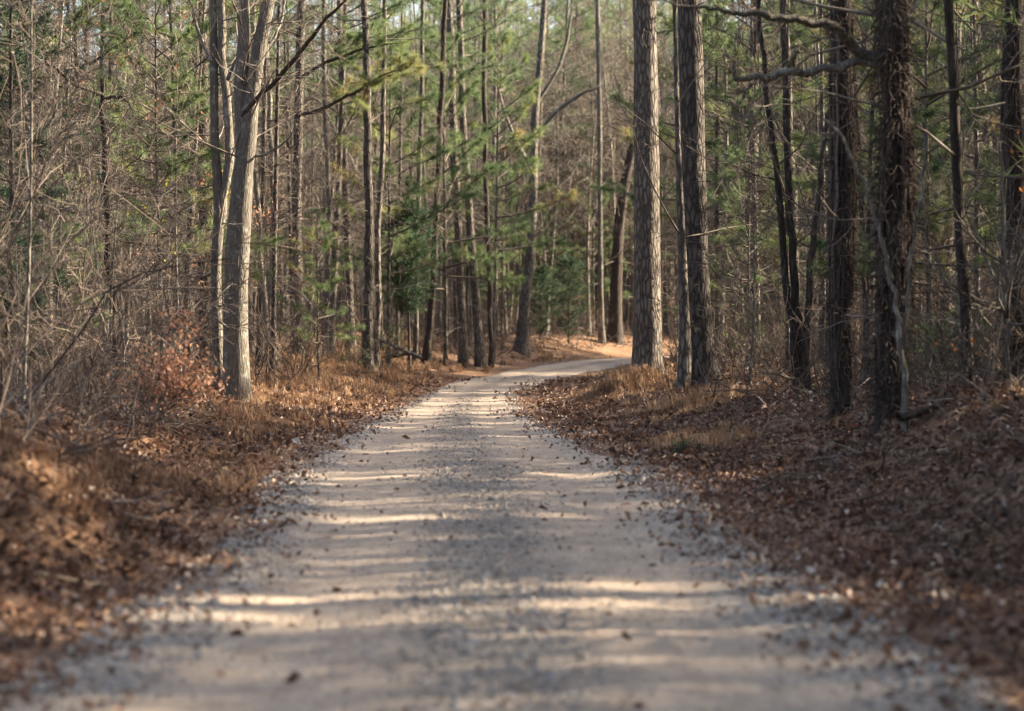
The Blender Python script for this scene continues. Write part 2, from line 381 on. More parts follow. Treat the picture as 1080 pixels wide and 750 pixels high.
def ground_mat():
    m, nt, new, link = newmat('leaf_covered_soil'); P = coord(nt)
    c1 = voro(nt, mixc(nt, .06, P, noise(nt, P, 9, 2).outputs['Color'], 'ADD'), 13.0); c2 = voro(nt, P, 26.0)
    sep = new('ShaderNodeSeparateColor'); link(c1.outputs['Color'], sep.inputs[0])
    r1 = ramp(nt, [(0, (.04, .025, .018)), (.3, (.10, .055, .034)), (.6, (.17, .092, .055)), (.85, (.24, .14, .085)), (1, (.32, .22, .15))]); link(sep.outputs[0], r1.inputs[0])
    straw = ramp(nt, [(0, (.10, .055, .034)), (1, (.24, .14, .08))]); link(noise(nt, mapping(nt, P, (1, 1, 1)), 22, 5, .7).outputs['Fac'], straw.inputs[0])
    big = ramp(nt, [(.42, (0, 0, 0)), (.6, (1, 1, 1))]); link(noise(nt, P, .35, 3).outputs['Fac'], big.inputs[0])
    c = mixc(nt, math_(nt, 'MULTIPLY', big.outputs[0], .6), r1.outputs[0], straw.outputs[0])
    soil = ramp(nt, [(.55, (0, 0, 0)), (.7, (1, 1, 1))]); link(noise(nt, P, 1.7, 4).outputs['Fac'], soil.inputs[0])
    c = mixc(nt, math_(nt, 'MULTIPLY', soil.outputs[0], .5), c, (.07, .042, .028))
    h = math_(nt, 'ADD', math_(nt, 'MULTIPLY', sep.outputs[1], .5), math_(nt, 'MULTIPLY', c2.outputs['Distance'], .8))
    finish(nt, c, .9, bump(nt, h, .8, .05), .1); return m
def road_mat():
    m, nt, new, link = newmat('tan_gravel_track'); P = coord(nt)
    u = attr(nt, 'across')                # -1 .. 1 over the width
    n1 = noise(nt, P, .8, 4).outputs['Fac']; n2 = noise(nt, P, 4, 6, .7).outputs['Fac']; n3 = noise(nt, P, 45, 4, .75).outputs['Fac']; n4 = noise(nt, P, 14, 5, .7).outputs['Fac']
    tan = ramp(nt, [(.30, (.24, .172, .12)), (.46, (.43, .32, .23)), (.6, (.52, .405, .30)), (.75, (.60, .49, .385))])
    link(math_(nt, 'ADD', math_(nt, 'MULTIPLY', n1, .3), math_(nt, 'ADD', math_(nt, 'MULTIPLY', n2, .4), math_(nt, 'MULTIPLY', n4, .3))), tan.inputs[0])
    def pebbles(scale, stops):
        pv = voro(nt, P, scale); sp_ = new('ShaderNodeSeparateColor'); link(pv.outputs['Color'], sp_.inputs[0])
        r = ramp(nt, stops); link(sp_.outputs[0], r.inputs[0]); return r.outputs[0], pv.outputs['Distance'], sp_.outputs[1]
    pc, pd, pr_ = pebbles(34.0, [(0, (.05, .042, .037)), (.45, (.165, .135, .11)), (.8, (.28, .238, .20)), (1, (.42, .385, .35))])
    edge = ramp(nt, [(0, (.10, .09, .08)), (.5, (.25, .232, .212)), (1, (.43, .41, .385))]); link(pr_, edge.inputs[0])
    fc, fd, fr = pebbles(75.0, [(0, (.09, .07, .055)), (.5, (.30, .245, .20)), (1, (.56, .49, .42))])
    uu = math_(nt, 'ADD', u, math_(nt, 'MULTIPLY', math_(nt, 'SUBTRACT', n1, .5), .4))
    au = math_(nt, 'ABSOLUTE', uu)
    mid = ramp(nt, [(.10, (1, 1, 1)), (.36, (.06, .06, .06))]); link(au, mid.inputs[0])
    rim = ramp(nt, [(.70, (0, 0, 0)), (.9, (1, 1, 1))]); link(au, rim.inputs[0])
    mm = math_(nt, 'MULTIPLY', mid.outputs[0], math_(nt, 'ADD', math_(nt, 'MULTIPLY', n2, 1.2), .25), True)
    c = mixc(nt, .38, tan.outputs[0], fc)                       # fine grit pressed into the tracks
    c = mixc(nt, math_(nt, 'MULTIPLY', mm, .8), c, pc)
    c = mixc(nt, math_(nt, 'MULTIPLY', rim.outputs[0], .6), c, edge.outputs[0])
    st = ramp(nt, [(.40, (0, 0, 0)), (.62, (1, 1, 1))]); link(noise(nt, mapping(nt, P, (2.0, .55, 1)), 2.6, 6, .72).outputs['Fac'], st.inputs[0])
    c = mixc(nt, math_(nt, 'MULTIPLY', st.outputs[0], .45), c, (.16, .125, .10))
    red = ramp(nt, [(.52, (0, 0, 0)), (.68, (1, 1, 1))]); link(noise(nt, P, 1.6, 5, .65).outputs['Fac'], red.inputs[0])
    c = mixc(nt, math_(nt, 'MULTIPLY', red.outputs[0], .38), c, (.22, .13, .08))
    bit = ramp(nt, [(.80, (0, 0, 0)), (.86, (1, 1, 1))]); link(math_(nt, 'ADD', math_(nt, 'MULTIPLY', fr, .5), math_(nt, 'MULTIPLY', n4, .6)), bit.inputs[0])
    c = mixc(nt, math_(nt, 'MULTIPLY', bit.outputs[0], .7), c, (.085, .055, .04))   # crumbs of leaf
    h = math_(nt, 'ADD', math_(nt, 'MULTIPLY', pd, .6), math_(nt, 'ADD', math_(nt, 'MULTIPLY', n3, .5), math_(nt, 'MULTIPLY', n4, 1.2)))
    finish(nt, c, .92, bump(nt, h, .8, .03), .12); return m
M_GROUND = ground_mat(); M_ROAD = road_mat()

# ------------------------------------------------------------------ objects
def link_obj(name, me, parent=None, loc=None):
    o = bpy.data.objects.new(name, me); COL.objects.link(o)
    if parent is not None: o.parent = parent
    if loc is not None: o.location = loc
    return o
def thing(name, label, cat, loc, group=None):
    o = bpy.data.objects.new(name, None); COL.objects.link(o); o.location = loc; o.empty_display_size = .2
    o['label'] = label; o['category'] = cat
    if group: o['group'] = group
    return o
def copy_tree(src, loc, rz, sc, label=None, group=None, tilt=(0, 0)):
    r = src.copy(); COL.objects.link(r); r.location = loc; r.rotation_euler = (tilt[0], tilt[1], rz); r.scale = (sc, sc, sc)
    if label: r['label'] = label
    if group: r['group'] = group
    for ch in src.children:
        c = ch.copy(); COL.objects.link(c); c.parent = r
    return r

# ---- ground and road
def build_ground():
    xf = np.arange(-10, 10.01, .16)
    xo = [10]; st = .2
    while xo[-1] < 420: st *= 1.11; xo.append(xo[-1] + st)
    xs = np.concatenate([-np.array(xo[1:])[::-1], xf, xo[1:]])
    ys = [-70.0]
    while ys[-1] < 650:
        y = ys[-1]; ys.append(y + (4 if y < 0 else .6 if y < 6 else .22 if y < 30 else .4 if y < 70 else .8 if y < 140 else 8))
    ys = np.array(ys); X, Y = np.meshgrid(xs, ys); Z = ground(X.ravel(), Y.ravel()).reshape(X.shape)
    nx = len(xs); i = np.arange(len(ys) - 1)[:, None] * nx; j = np.arange(nx - 1)[None, :]
    q = np.stack([i + j, i + j + 1, i + nx + j + 1, i + nx + j], -1).reshape(-1, 4)
    mb = MB(); mb.add(np.stack([X, Y, Z], -1).reshape(-1, 3), quads=q)
    o = link_obj('ground', mb.mesh('ground', [M_GROUND])); o['kind'] = 'structure'; o['label'] = 'forest floor covered in brown fallen leaves and dry grass'
build_ground()
def build_road():
    # dense centre line
    seg = np.linalg.norm(np.diff(CL, axis=0), axis=1); s = np.concatenate([[0], np.cumsum(seg)])
    S = np.arange(0, s[-1], .25); cx = np.interp(S, s, CL[:, 0]); cy = np.interp(S, s, CL[:, 1]); nx = np.interp(S, s, NRM[:, 0]); ny = np.interp(S, s, NRM[:, 1]); hw = np.interp(S, s, HW)
    nc = 25; us = np.linspace(-1, 1, nc)
    wl = hw + .35 * (vnoise(S * .5, S * 0, 21) - .5) + .22 * (vnoise(S * 1.7, S * 0 + 3, 22) - .5); wr = hw + .35 * (vnoise(S * .5, S * 0, 31) - .5) + .22 * (vnoise(S * 1.7, S * 0 + 3, 32) - .5)
    W = np.where(us[None, :] < 0, wl[:, None], wr[:, None]) * us[None, :]
    X = cx[:, None] + nx[:, None] * W; Y = cy[:, None] + ny[:, None] * W
    Z = ground(X.ravel(), Y.ravel()).reshape(X.shape) + .022 - .02 * (np.abs(us)[None, :] > .97)
    i = np.arange(len(S) - 1)[:, None] * nc; j = np.arange(nc - 1)[None, :]
    q = np.stack([i + j, i + j + 1, i + nc + j + 1, i + nc + j], -1).reshape(-1, 4)
    mb = MB(); mb.add(np.stack([X, Y, Z], -1).reshape(-1, 3), quads=q)
    me = mb.mesh('gravel_road', [M_ROAD]); a = me.attributes.new('across', 'FLOAT', 'POINT'); a.data.foreach_set('value', np.tile(us, len(S)).astype(np.float32))
    o = link_obj('gravel_road', me); o['kind'] = 'structure'; o['label'] = 'tan gravel track curving away to the right'
build_road()

# ---- leaf litter, stones, dry grass
def frustum_points(rng, n, z0, z1, margin=1.0):
    z = np.sqrt(rng.uniform(z0 ** 2, z1 ** 2, n))
    x = rng.uniform(-1, 1, n) * (z * .212 + margin)
    return x, z
def build_litter():
    rng = np.random.default_rng(5); mb = MB()
    for z0, z1, dens, sz in ((7.5, 18, 560, .056), (18, 30, 440, .06), (30, 48, 260, .066), (48, 80, 90, .08)):
        area = .212 * (z1 ** 2 - z0 ** 2) + 2 * 3.6 * (z1 - z0); x, y = frustum_points(rng, int(area * dens), z0, z1, 3.6)
        d, s = road_dist(x, y)
        pr = np.where(np.abs(x) > y * .212 + 1.2, .4, 1.0) * np.clip((d + .8) / 1.6, 0, 1) ** 1.9 * (.45 + .75 * vnoise(x * .7, y * .7, 41)) + .006 * (d < 0)
        pr = np.where((s > 0) & (y < 50), pr * 1.3, pr)
        k = (rng.uniform(0, 1, len(x)) < pr * .9) & (d < 11); x = x[k]; y = y[k]; d = d[k]
        P = np.stack([x, y, ground(x, y) + .012 + .02 * (d < 0) + rng.uniform(0, .03, len(x)) * (d > .3)], 1)
        t = np.clip(rng.normal(.47, .25, len(x)) + .25 * (vnoise(x * .5, y * .5, 43) - .5) + .16 * (d < .5), 0, 1)
        leaves(mb, rng, P, t, sz * rng.lognormal(0, .28, len(x)), 0, up=.5, curl=.55)
    o = link_obj('leaf_litter', mb.mesh('leaf_litter', [M_LITTER], False)); o['kind'] = 'stuff'; o['label'] = 'brown fallen leaves on both verges of the track'
build_litter()
def build_stones():
    rng = np.random.default_rng(8); mb = MB()
    octa = np.array([[1, 0, 0], [-1, 0, 0], [0, 1, 0], [0, -1, 0], [0, 0, 1], [0, 0, -1]], float)
    ot = np.array([[0, 2, 4], [2, 1, 4], [1, 3, 4], [3, 0, 4], [2, 0, 5], [1, 2, 5], [3, 1, 5], [0, 3, 5]])
    for z0, z1, n in ((7.5, 16, 34000), (16, 30, 32000), (30, 60, 15000)):
        y = rng.uniform(z0, z1, n); k = np.array([np.interp(y, CL[:, 1][:130], CL[:, 0][:130])])[0]; hw = np.interp(y, CL[:, 1][:130], HW[:130])
        u = rng.uniform(-1.12, 1.12, n); x = k + u * hw
        au = np.abs(u + .25 * (vnoise(x * .8, y * .8, 51) - .5))
        pr = 1.1 * np.exp(-(au / .2) ** 2) + 1.0 * np.exp(-((au - .95) / .14) ** 2) + .22
        pr *= .35 + 1.0 * vnoise(x * 1.1, y * .6, 52)
        kk = rng.uniform(0, 1, n) < pr; x = x[kk]; y = y[kk]; N = len(x); au = au[kk]; coarse = np.where((au < .28) | (au > .82), 1.25, .8)
        r = np.clip(rng.lognormal(-4.75, .55, N) * coarse, .004, .045)
        v = octa[None] * r[:, None, None] * rng.uniform(.6, 1.15, (N, 6, 1)) * np.array([1, 1, .7])
        a = rng.uniform(0, 6.28, N); ca = np.cos(a); sa = np.sin(a)
        vx = v[..., 0] * ca[:, None] - v[..., 1] * sa[:, None]; vy = v[..., 0] * sa[:, None] + v[..., 1] * ca[:, None]
        V = np.stack([vx + x[:, None], vy + y[:, None], v[..., 2] + (ground(x, y) + .022 + r * .1)[:, None]], -1)
        mb.add(V.reshape(-1, 3), tris=(np.arange(N)[:, None, None] * 6 + ot[None]).reshape(-1, 3), tone=np.repeat(np.where(au < .4, rng.uniform(0, .7, N), rng.uniform(.05, .8, N)), 6))
    o = link_obj('gravel', mb.mesh('gravel', [M_STONE], False)); o['kind'] = 'stuff'; o['label'] = 'loose grey stones along the middle and edges of the track'
build_stones()
def build_grass():
    rng = np.random.default_rng(9); mb = MB()
    def tufts(x, y, hgt, nb, tone):
        N = len(x); B = np.repeat(np.stack([x, y, ground(x, y) - .01], 1), nb, 0); n = N * nb
        B[:, :2] += rng.normal(0, .045, (n, 2))
        h = np.repeat(hgt, nb) * rng.uniform(.25, 1.15, n); az = rng.uniform(0, 6.28, n); lean = rng.uniform(.15, 1.5, n)
        dx = np.cos(az); dy = np.sin(az); px, py_ = -dy, dx; w = rng.uniform(.0025, .005, n) * (1 + y.mean() / 40)
        m1 = B + np.stack([dx * lean * h * .25, dy * lean * h * .25, h * .6], 1); e = B + np.stack([dx * lean * h * .8, dy * lean * h * .8, h * (1 - .5 * lean)], 1)
        s = np.stack([px * w, py_ * w, 0 * w], 1)
        V = np.stack([B - s, B + s, m1 + s * .7, m1 - s * .7, e], 1).reshape(-1, 3); o = np.arange(n)[:, None] * 5
        mb.add(V, quads=o + np.array([[0, 1, 2, 3]]), tris=None, tone=0)
        mb.n -= 0
        mb.t.append((o + np.array([[3, 2, 4]]) + mb.n - len(V))); mb.tm.append(np.zeros(n, int))
        mb.tone[-1] = np.repeat(np.clip(np.repeat(tone, nb) + rng.normal(0, .15, n), 0, 1), 5)
    for z0, z1, dens in ((12, 28, 7), (28, 50, 9), (50, 75, 9), (75, 125, 4)):
        area = .212 * (z1 ** 2 - z0 ** 2) + 2 * (z1 - z0); x, y = frustum_points(rng, int(area * dens), z0, z1)
        d, s = road_dist(x, y)
        pr = sstep(.35, 1.6, d) * (1 - sstep(5, 9, d)) * sstep(.35, .62, vnoise(x * .5, y * .5, 61))
        pr = np.where(s > 0, pr * np.where(y > 40, .9, .22), pr * np.where(y > 30, 1.0, .12))
        pr = np.where(y > 90, pr * .6, pr); pr = np.where(s > 0, pr * sstep(1.0, 2.4, d), pr)
        k = rng.uniform(0, 1, len(x)) < pr; x = x[k]; y = y[k]
        tufts(x, y, rng.uniform(.08, .3, len(x)) * np.where(y > 70, 1.5, 1), 16, rng.normal(.45, .15, len(x)))
    # the denser clumps: left earth bank, mound under the right hand pine
    for cx, cy, rx, ry, n, h, tn in ((-3.3, 16.8, .5, .8, 40, .24, .15), (-3.5, 21.5, .6, .9, 60, .26, .25), (2.6, 54.2, .7, .8, 200, .36, .45), (-6.6, 53, 2, 4, 260, .35, .5), (-5, 62, 1.6, 5, 420, .38, .45),
                                     (-5.5, 78, 2, 9, 420, .5, .42), (3.4, 44, .7, 2, 140, .35, .5), (2.7, 33.5, .6, 2, 120, .3, .5), (-4.2, 40, .9, 4, 200, .25, .35), (-2.8, 26, .5, 3, 160, .2, .4)):
        x = rng.normal(cx, rx * .7, n); y = rng.normal(cy, ry * .7, n); d, s = road_dist(x, y); k = d > .3; x = x[k]; y = y[k]
        tufts(x, y, h * rng.uniform(.5, 1.2, len(x)), 16, rng.normal(tn, .12, len(x)))
    o = link_obj('dry_grass', mb.mesh('dry_grass', [M_STRAW], False)); o['kind'] = 'stuff'; o['label'] = 'tawny dry grass tufts on the verges'
build_grass()

# ------------------------------------------------------------------ tree kinds
CFG_HARD = dict(n=[5, 4, 3, 2], sides=[5, 4, 3, 3], levels=4, k=[(5, 8), (4, 6), (3, 5)], wander=.16, trop=.05, rmin=.006)
CFG_TWIG = dict(n=[5, 4, 3, 3], sides=[5, 4, 3, 3], levels=3, k=[(5, 8), (4, 6), (2, 4)], wander=.2, trop=.03, rmin=.006)
CFG_DEAD = dict(n=[5, 4, 3], sides=[4, 3, 3], levels=3, k=[(3, 5), (2, 3)], wander=.16, trop=-.02, rmin=.004)
CFG_CANE = dict(n=[7, 4, 3], sides=[4, 3, 3], levels=3, k=[(3, 5), (1, 3)], wander=.2, trop=-.05, rmin=.0055)
def trunk_path(rng, H, lean=.02, bend=.06, n=14):
    z = np.linspace(0, H, n); a = rng.uniform(0, 6.28); l = rng.normal(0, lean)
    x = l * z + bend * H * .1 * np.sin(z / H * rng.uniform(2, 5) + a); y = rng.normal(0, lean) * z + bend * H * .1 * np.sin(z / H * rng.uniform(2, 5) + a * 2)
    x -= x[0]; y -= y[0]
    return np.stack([x, y, z], 1)
def trunk_rad(z, H, r, flare=.5, top=.25):
    return r * ((1 - (1 - top) * (z / H) ** 1.1) + flare * np.exp(-z / (r * 2.2)))
def along(P, z):
    return np.array([np.interp(z, P[:, 2], P[:, 0]), np.interp(z, P[:, 2], P[:, 1]), z])
def pine_bough(mb, rng, p, d, L, r, P, D, T, tone, lowres=False):
    n = 6; pts, de = walk(rng, p, d, L, n, .07, .03)
    tube(mb, pts, np.maximum(r * (1 - np.linspace(0, 1, n + 1) * .8), .005), 4, 0, tone=.4)
    kk = max(3, int(L * (2.2 if lowres else 4.0)))
    for c in range(kk):
        t = .3 + .7 * (c + rng.uniform(0, 1)) / kk; f = min(t, .999) * n; i = int(f); q = pts[i] + (pts[i + 1] - pts[i]) * (f - i)
        dd = norm(norm(pts[i + 1] - pts[i]) * .75 + norm(np.cross(norm(pts[i + 1] - pts[i]), [0, 0, 1])) * rng.choice([-1, 1]) * rng.uniform(.4, .9) + np.array([0, 0, rng.uniform(-.1, .3)]))
        l2 = L * rng.uniform(.12, .3) * (1.3 - t * .6); p2, d2 = walk(rng, q, dd, l2, 3, .12, .04)
        tube(mb, p2, np.maximum(r * .3 * np.array([1, .8, .6, .5]), .004), 3, 0, tone=.4)
        for w in ((1.0,) if lowres else (1.0, .55)):
            j = min(int(w * 3), 2); P.append(p2[j] + (p2[j + 1] - p2[j]) * (w * 3 - j)); D.append(d2); T.append(tone + rng.normal(0, .1))
    P.append(pts[-1]); D.append(de); T.append(tone)
def make_pine(seed, H, dia, hc, Lmax, mbt, mbc, nb=34, low=False, path=None, rmul=1, tone=.45, dead=14, m=None, L=None, w=None):
    """tall pine: bare lower trunk with dead stubs, needle crown above hc"""
    rng = np.random.default_rng(seed); P0 = trunk_path(rng, H) if path is None else path
    if mbt is not None:
        tube(mbt, P0, trunk_rad(P0[:, 2], H, dia / 2), 8 if low else 14, 0, .5, .05, seed)
    for i in range(dead):
        z = rng.uniform(hc * .25, hc); a = rng.uniform(0, 6.28)
        grow(mbc, rng, along(P0, z), norm([math.cos(a), math.sin(a), rng.uniform(-.15, .35)]), rng.uniform(.5, 2.2), .014, 0 if not low else 1, CFG_DEAD, [])
    P, D, T = [], [], []
    for i in range(nb):
        t = (i + rng.uniform(0, 1)) / nb; z = hc + (H - hc) * t; a = i * 2.4 + rng.uniform(-.5, .5)
        el = .05 + .75 * t + rng.normal(0, .12); d = norm([math.cos(a) * math.cos(el), math.sin(a) * math.cos(el), math.sin(el)])
        Lb = Lmax * (1 - t) ** .6 * rng.uniform(.6, 1.1) + .4
        pine_bough(mbc, rng, along(P0, min(z, H * .995)), d, Lb, .012 + .009 * Lb, P, D, T, tone + rng.normal(0, .1), low)
    needles(mbc, rng, P, D, np.array(T), m or (12 if low else 40), L or (.38 if low else .25), w or (.034 if low else .0105), 1.0)
def make_hard(seed, H, dia, hc, mbt, mbc, nb=16, low=False, cfg=None, Lf=.3):
    rng = np.random.default_rng(seed); P0 = trunk_path(rng, H, .035, .15)
    tube(mbt, P0, trunk_rad(P0[:, 2], H, dia / 2, .35, .12), 6 if low else 10, 0, .5, .08, seed)
    for i in range(nb):
        t = rng.uniform(0, 1) ** .8; z = hc + (H * .97 - hc) * t; a = rng.uniform(0, 6.28); el = rng.uniform(.2, 1.0)
        L = (H - z) * Lf * rng.uniform(.6, 1.3) + H * .07
        grow(mbc, rng, along(P0, z), norm([math.cos(a) * math.cos(el), math.sin(a) * math.cos(el), math.sin(el)]), L, max(dia * .16 * (1 - t * .7), .006), 1 if low else 0, cfg or CFG_HARD, [], 0)
def lib_thing(name, cat, builder, mats_t, mats_c):
    """builds trunk and crown meshes at the origin, kept aside until copied"""
    mt, mc = MB(), MB(); builder(mt, mc)
    return (name, cat, mt.mesh(name + '_trunk', mats_t), mc.mesh(name + '_crown', mats_c))
def put(lib, loc, rz, sc, label, group=None, tilt=(0, 0), szz=None):
    name, cat, t, c = lib
    r = thing(name, label, cat, loc, group); r.rotation_euler = (tilt[0], tilt[1], rz); r.scale = (sc, sc, szz or sc)
    link_obj('trunk', t, r); link_obj('crown', c, r)
    return r
LIB_PINE = [lib_thing('pine_tree', 'tree', lambda a, b, s=s: make_pine(100 + s, 19 + s, .3, 8.5 + (s % 3), 3.4, a, b, 34), [M_PINE], [M_TWIG, M_NEED]) for s in range(4)]
LIB_YPINE = [lib_thing('young_pine', 'tree', lambda a, b, s=s: make_pine(200 + s, 8.5 + s * .5, .11, 2.0 + .5 * (s % 3), 2.1, a, b, 34, tone=.58 + .1 * (s % 2), dead=5, m=52, L=.25, w=.0105), [M_PINE], [M_TWIG, M_NEED]) for s in range(4)]
LIB_HARD = [lib_thing('bare_tree', 'tree', lambda a, b, s=s: make_hard(300 + s, 13 + s * .8, .19, 2.8 + (s % 3), a, b, 17), [M_HARD], [M_TWIG]) for s in range(5)]
LIB_SAP = [lib_thing('sapling', 'tree', lambda a, b, s=s: make_hard(400 + s, 6 + s * .5, .055, 1.0, a, b, 15, cfg=CFG_TWIG, Lf=.28), [M_HARD], [M_TWIG]) for s in range(5)]
LIB_POLE = [lib_thing('pole_pine', 'tree', lambda a, b, s=s: make_pine(250 + s, 15 + s, .16, 9.5, 1.5, a, b, 9, dead=24), [M_PINE], [M_TWIG, M_NEED]) for s in range(4)]
def make_shrub(seed, H, n, mb):
    rng = np.random.default_rng(seed)
    for i in range(n):
        a = rng.uniform(0, 6.28); el = rng.uniform(.75, 1.45); p = np.array([rng.normal(0, .22), rng.normal(0, .22), -.05])
        grow(mb, rng, p, norm([math.cos(a) * math.cos(el), math.sin(a) * math.cos(el), math.sin(el)]), H * rng.uniform(.6, 1.3), rng.uniform(.007, .018), 0, CFG_CANE, [], 0)
def shrub_mesh(name, seed, H, n, mat):
    mb = MB(); make_shrub(seed, H, n, mb); return mb.mesh(name, [mat])
LIB_SHRUB = [shrub_mesh('shrub', 500 + s, 1.5 + .25 * s, 8, M_CANE) for s in range(4)]
LIB_SHRUBT = [shrub_mesh('tall_shrub', 520 + s, 3.0 + .3 * s, 6, M_CANE) for s in range(3)]
print('libs', round(time.time() - T0, 1))

# ------------------------------------------------------------------ single trees read from the photograph
def px2w(px, py, y):
    return np.array([(px - 540) / FPX * y, y, CAM_H - (py - HOR) / FPX * y])
def px_path(pts, y0, dy=0.0, sub=3, jit=0.0, rng=None):
    """points (px, py, width) at depth y0 -> points and radii; dy: metres the far end leans away"""
    P = []; rr = []; n = len(pts)
    for i, (a, b, w) in enumerate(pts):
        yy = y0 + dy * (i / max(n - 1, 1)); P.append(px2w(a, b, yy)); rr.append(w / 2 / FPX * yy)
    P = catmull(np.array(P), sub); rr = catmull(np.array(rr)[:, None], sub)[:, 0]
    if jit and rng is not None:
        P[1:-1] += rng.normal(0, jit, (len(P) - 2, 3))
    return P, np.maximum(rr, .003)
def extend(P, rr, H, top=.25, rng=None, n=8):
    """carry a trunk on upwards to height H above its foot"""
    z0 = P[0][2]; d = norm(P[-1] - P[max(0, len(P) - 6)]); d = norm(d + np.array([0, 0, .8]))
    out = [P]; q = P[-1].copy(); left = H - (q[2] - z0); r_end = rr[-1]
    if left <= .5: return P, rr
    E = []
    for i in range(n):
        dd = norm(d + (rng.normal(0, .05, 3) if rng is not None else 0)); q = q + dd * left / n / max(dd[2], .4); E.append(q.copy())
    return np.vstack([P, E]), np.concatenate([rr, r_end * (1 - (1 - top) * np.linspace(0, 1, n + 1)[1:])])
def sink(P, rr, flare=.5):
    """start the trunk a little below ground with flaring roots"""
    r = rr.copy(); z = P[:, 2] - P[0][2]; r = r * (1 + flare * np.exp(-np.maximum(z, 0) / (rr[0] * 2.0)))
    foot = P[0] - np.array([0, 0, .25]); return np.vstack([foot, P]), np.concatenate([[r[0] * 1.1], r])
def local(P, base):
    return P - np.array(base)
def densify(P, rr, step):
    s = np.concatenate([[0], np.cumsum(np.linalg.norm(np.diff(P, axis=0), axis=1))]); S = np.linspace(0, s[-1], max(4, int(s[-1] / step)))
    return np.stack([np.interp(S, s, P[:, i]) for i in range(3)], 1), np.interp(S, s, rr)
def hero(name, cat, label, foot, trunks, H, bark_m, kind, seed, limbs=(), z=None, twig=M_TWIG, hc=None, Lmax=3.2, nb=30, tw_per_m=1.2, tw_L=1.0, wob=.07, group=None, toff=(0, .06, .06, .06), flare=.5, tone=.4, nbare=12, sides=20):
    """foot: (px,py) of the base; trunks: pixel paths, each starting at the base (or on another trunk)"""
    rng = np.random.default_rng(seed); b = hit(*foot)
    if z is not None: X = (foot[0] - 540) / FPX * z; b = Vector((X, z, gz(X, z)))
    root = thing(name, label, cat, b, group); base = np.array(b); y0 = b.y
    mc = MB(); tips = []
    for ti, tr in enumerate(trunks):
        P, rr = px_path(tr, y0 + toff[ti], rng.uniform(-.15, .15) if ti == 0 else rng.uniform(-.06, .06), 3, .018 if max(q[2] for q in tr) < 12 else 0, rng)
        if ti == 0: P = P - (P[0] - base) * np.exp(-np.arange(len(P)) / 2.0)[:, None]
        to_top = tr[-1][1] <= 2
        if to_top: P, rr = extend(P, rr, H * rng.uniform(.9, 1.0), .2, rng)
        if tr[0][1] >= foot[1] - 14: P, rr = sink(P, rr, flare)
        P, rr = densify(P, rr, .14); mt = MB(); tube(mt, local(P, base), rr, sides, 0, .5, wob, seed + ti)
        link_obj('trunk', mt.mesh('trunk', [bark_m]), root)
        lp = local(P, base)
        if kind == 'pine' and ti == 0:
            Pn, D, T = [], [], []
            hc_ = hc or H * .45
            pz = lp.copy(); o = np.argsort(pz[:, 2]); pz = pz[o]
            for i in range(nb):
                t = (i + rng.uniform(0, 1)) / nb; zz = hc_ + (H * .97 - hc_) * t; a = i * 2.4 + rng.uniform(-.5, .5); el = .05 + .75 * t
                pine_bough(mc, rng, along(pz, zz), norm([math.cos(a) * math.cos(el), math.sin(a) * math.cos(el), math.sin(el)]), Lmax * (1 - t) ** .6 * rng.uniform(.6, 1.1) + .4, .03, Pn, D, T, tone)
            needles(mc, rng, Pn, D, np.array(T), 36, .23, .010, 1.0)
            for i in range(16):
                zz = rng.uniform(.5, hc_); a = rng.uniform(0, 6.28)
                grow(mc, rng, along(pz, zz), norm([math.cos(a), math.sin(a), rng.uniform(-.2, .3)]), rng.uniform(.6, 1.8), .013, 0, CFG_DEAD, [])
        elif kind == 'bare':
            o = np.argsort(lp[:, 2]); pz = lp[o]
            for i in range(nbare):
                t = rng.uniform(0, 1); zz = pz[-1, 2] * (.22 + .76 * t); a = rng.uniform(0, 6.28); el = rng.uniform(.1, .9)
                grow(mc, rng, along(pz, zz), norm([math.cos(a) * math.cos(el), math.sin(a) * math.cos(el), math.sin(el)]), (pz[-1, 2] - zz) * .25 + rng.uniform(.5, 1.2), .02 * (1.2 - t), 1, CFG_HARD, [])
    for (pts, dy, mat, needle) in limbs:
        P, rr = px_path(pts, y0, dy, 4, .012, rng); rr = rr * np.interp(np.linspace(0, 1, len(rr)), [0, .6, 1], [1, 1, .18]); ml = MB(); lp = local(P, base); tube(ml, lp, rr, 8, 0, .5, .1, seed)
        tw = MB() ; twigify(ml, rng, lp, .009, tw_per_m, tw_L, CFG_TWIG, tips, 1, 1, .15)
        if needle:
            Pn, D, T = [], [], []
            for i in range(int(needle)):
                k = int(rng.uniform(.3, 1) * (len(lp) - 1)); d = norm(norm(lp[k] - lp[k - 1]) + rand_unit(rng, 1)[0] * np.array([.9, .9, .5])); pine_bough(ml, rng, lp[k], d, rng.uniform(.5, 1.3), .008, Pn, D, T, .75)
            # boughs reuse slot 0 for wood
            needles(ml, rng, Pn, D, np.array(T), 46, .23, .009, 1.0, mat=2)
        link_obj('limb', ml.mesh('limb', [mat, twig, M_NEED]), root)
    if mc.n or mc.pend:
        link_obj('crown', mc.mesh('crown', [twig, M_NEED]), root)
    return root

HEROES = []
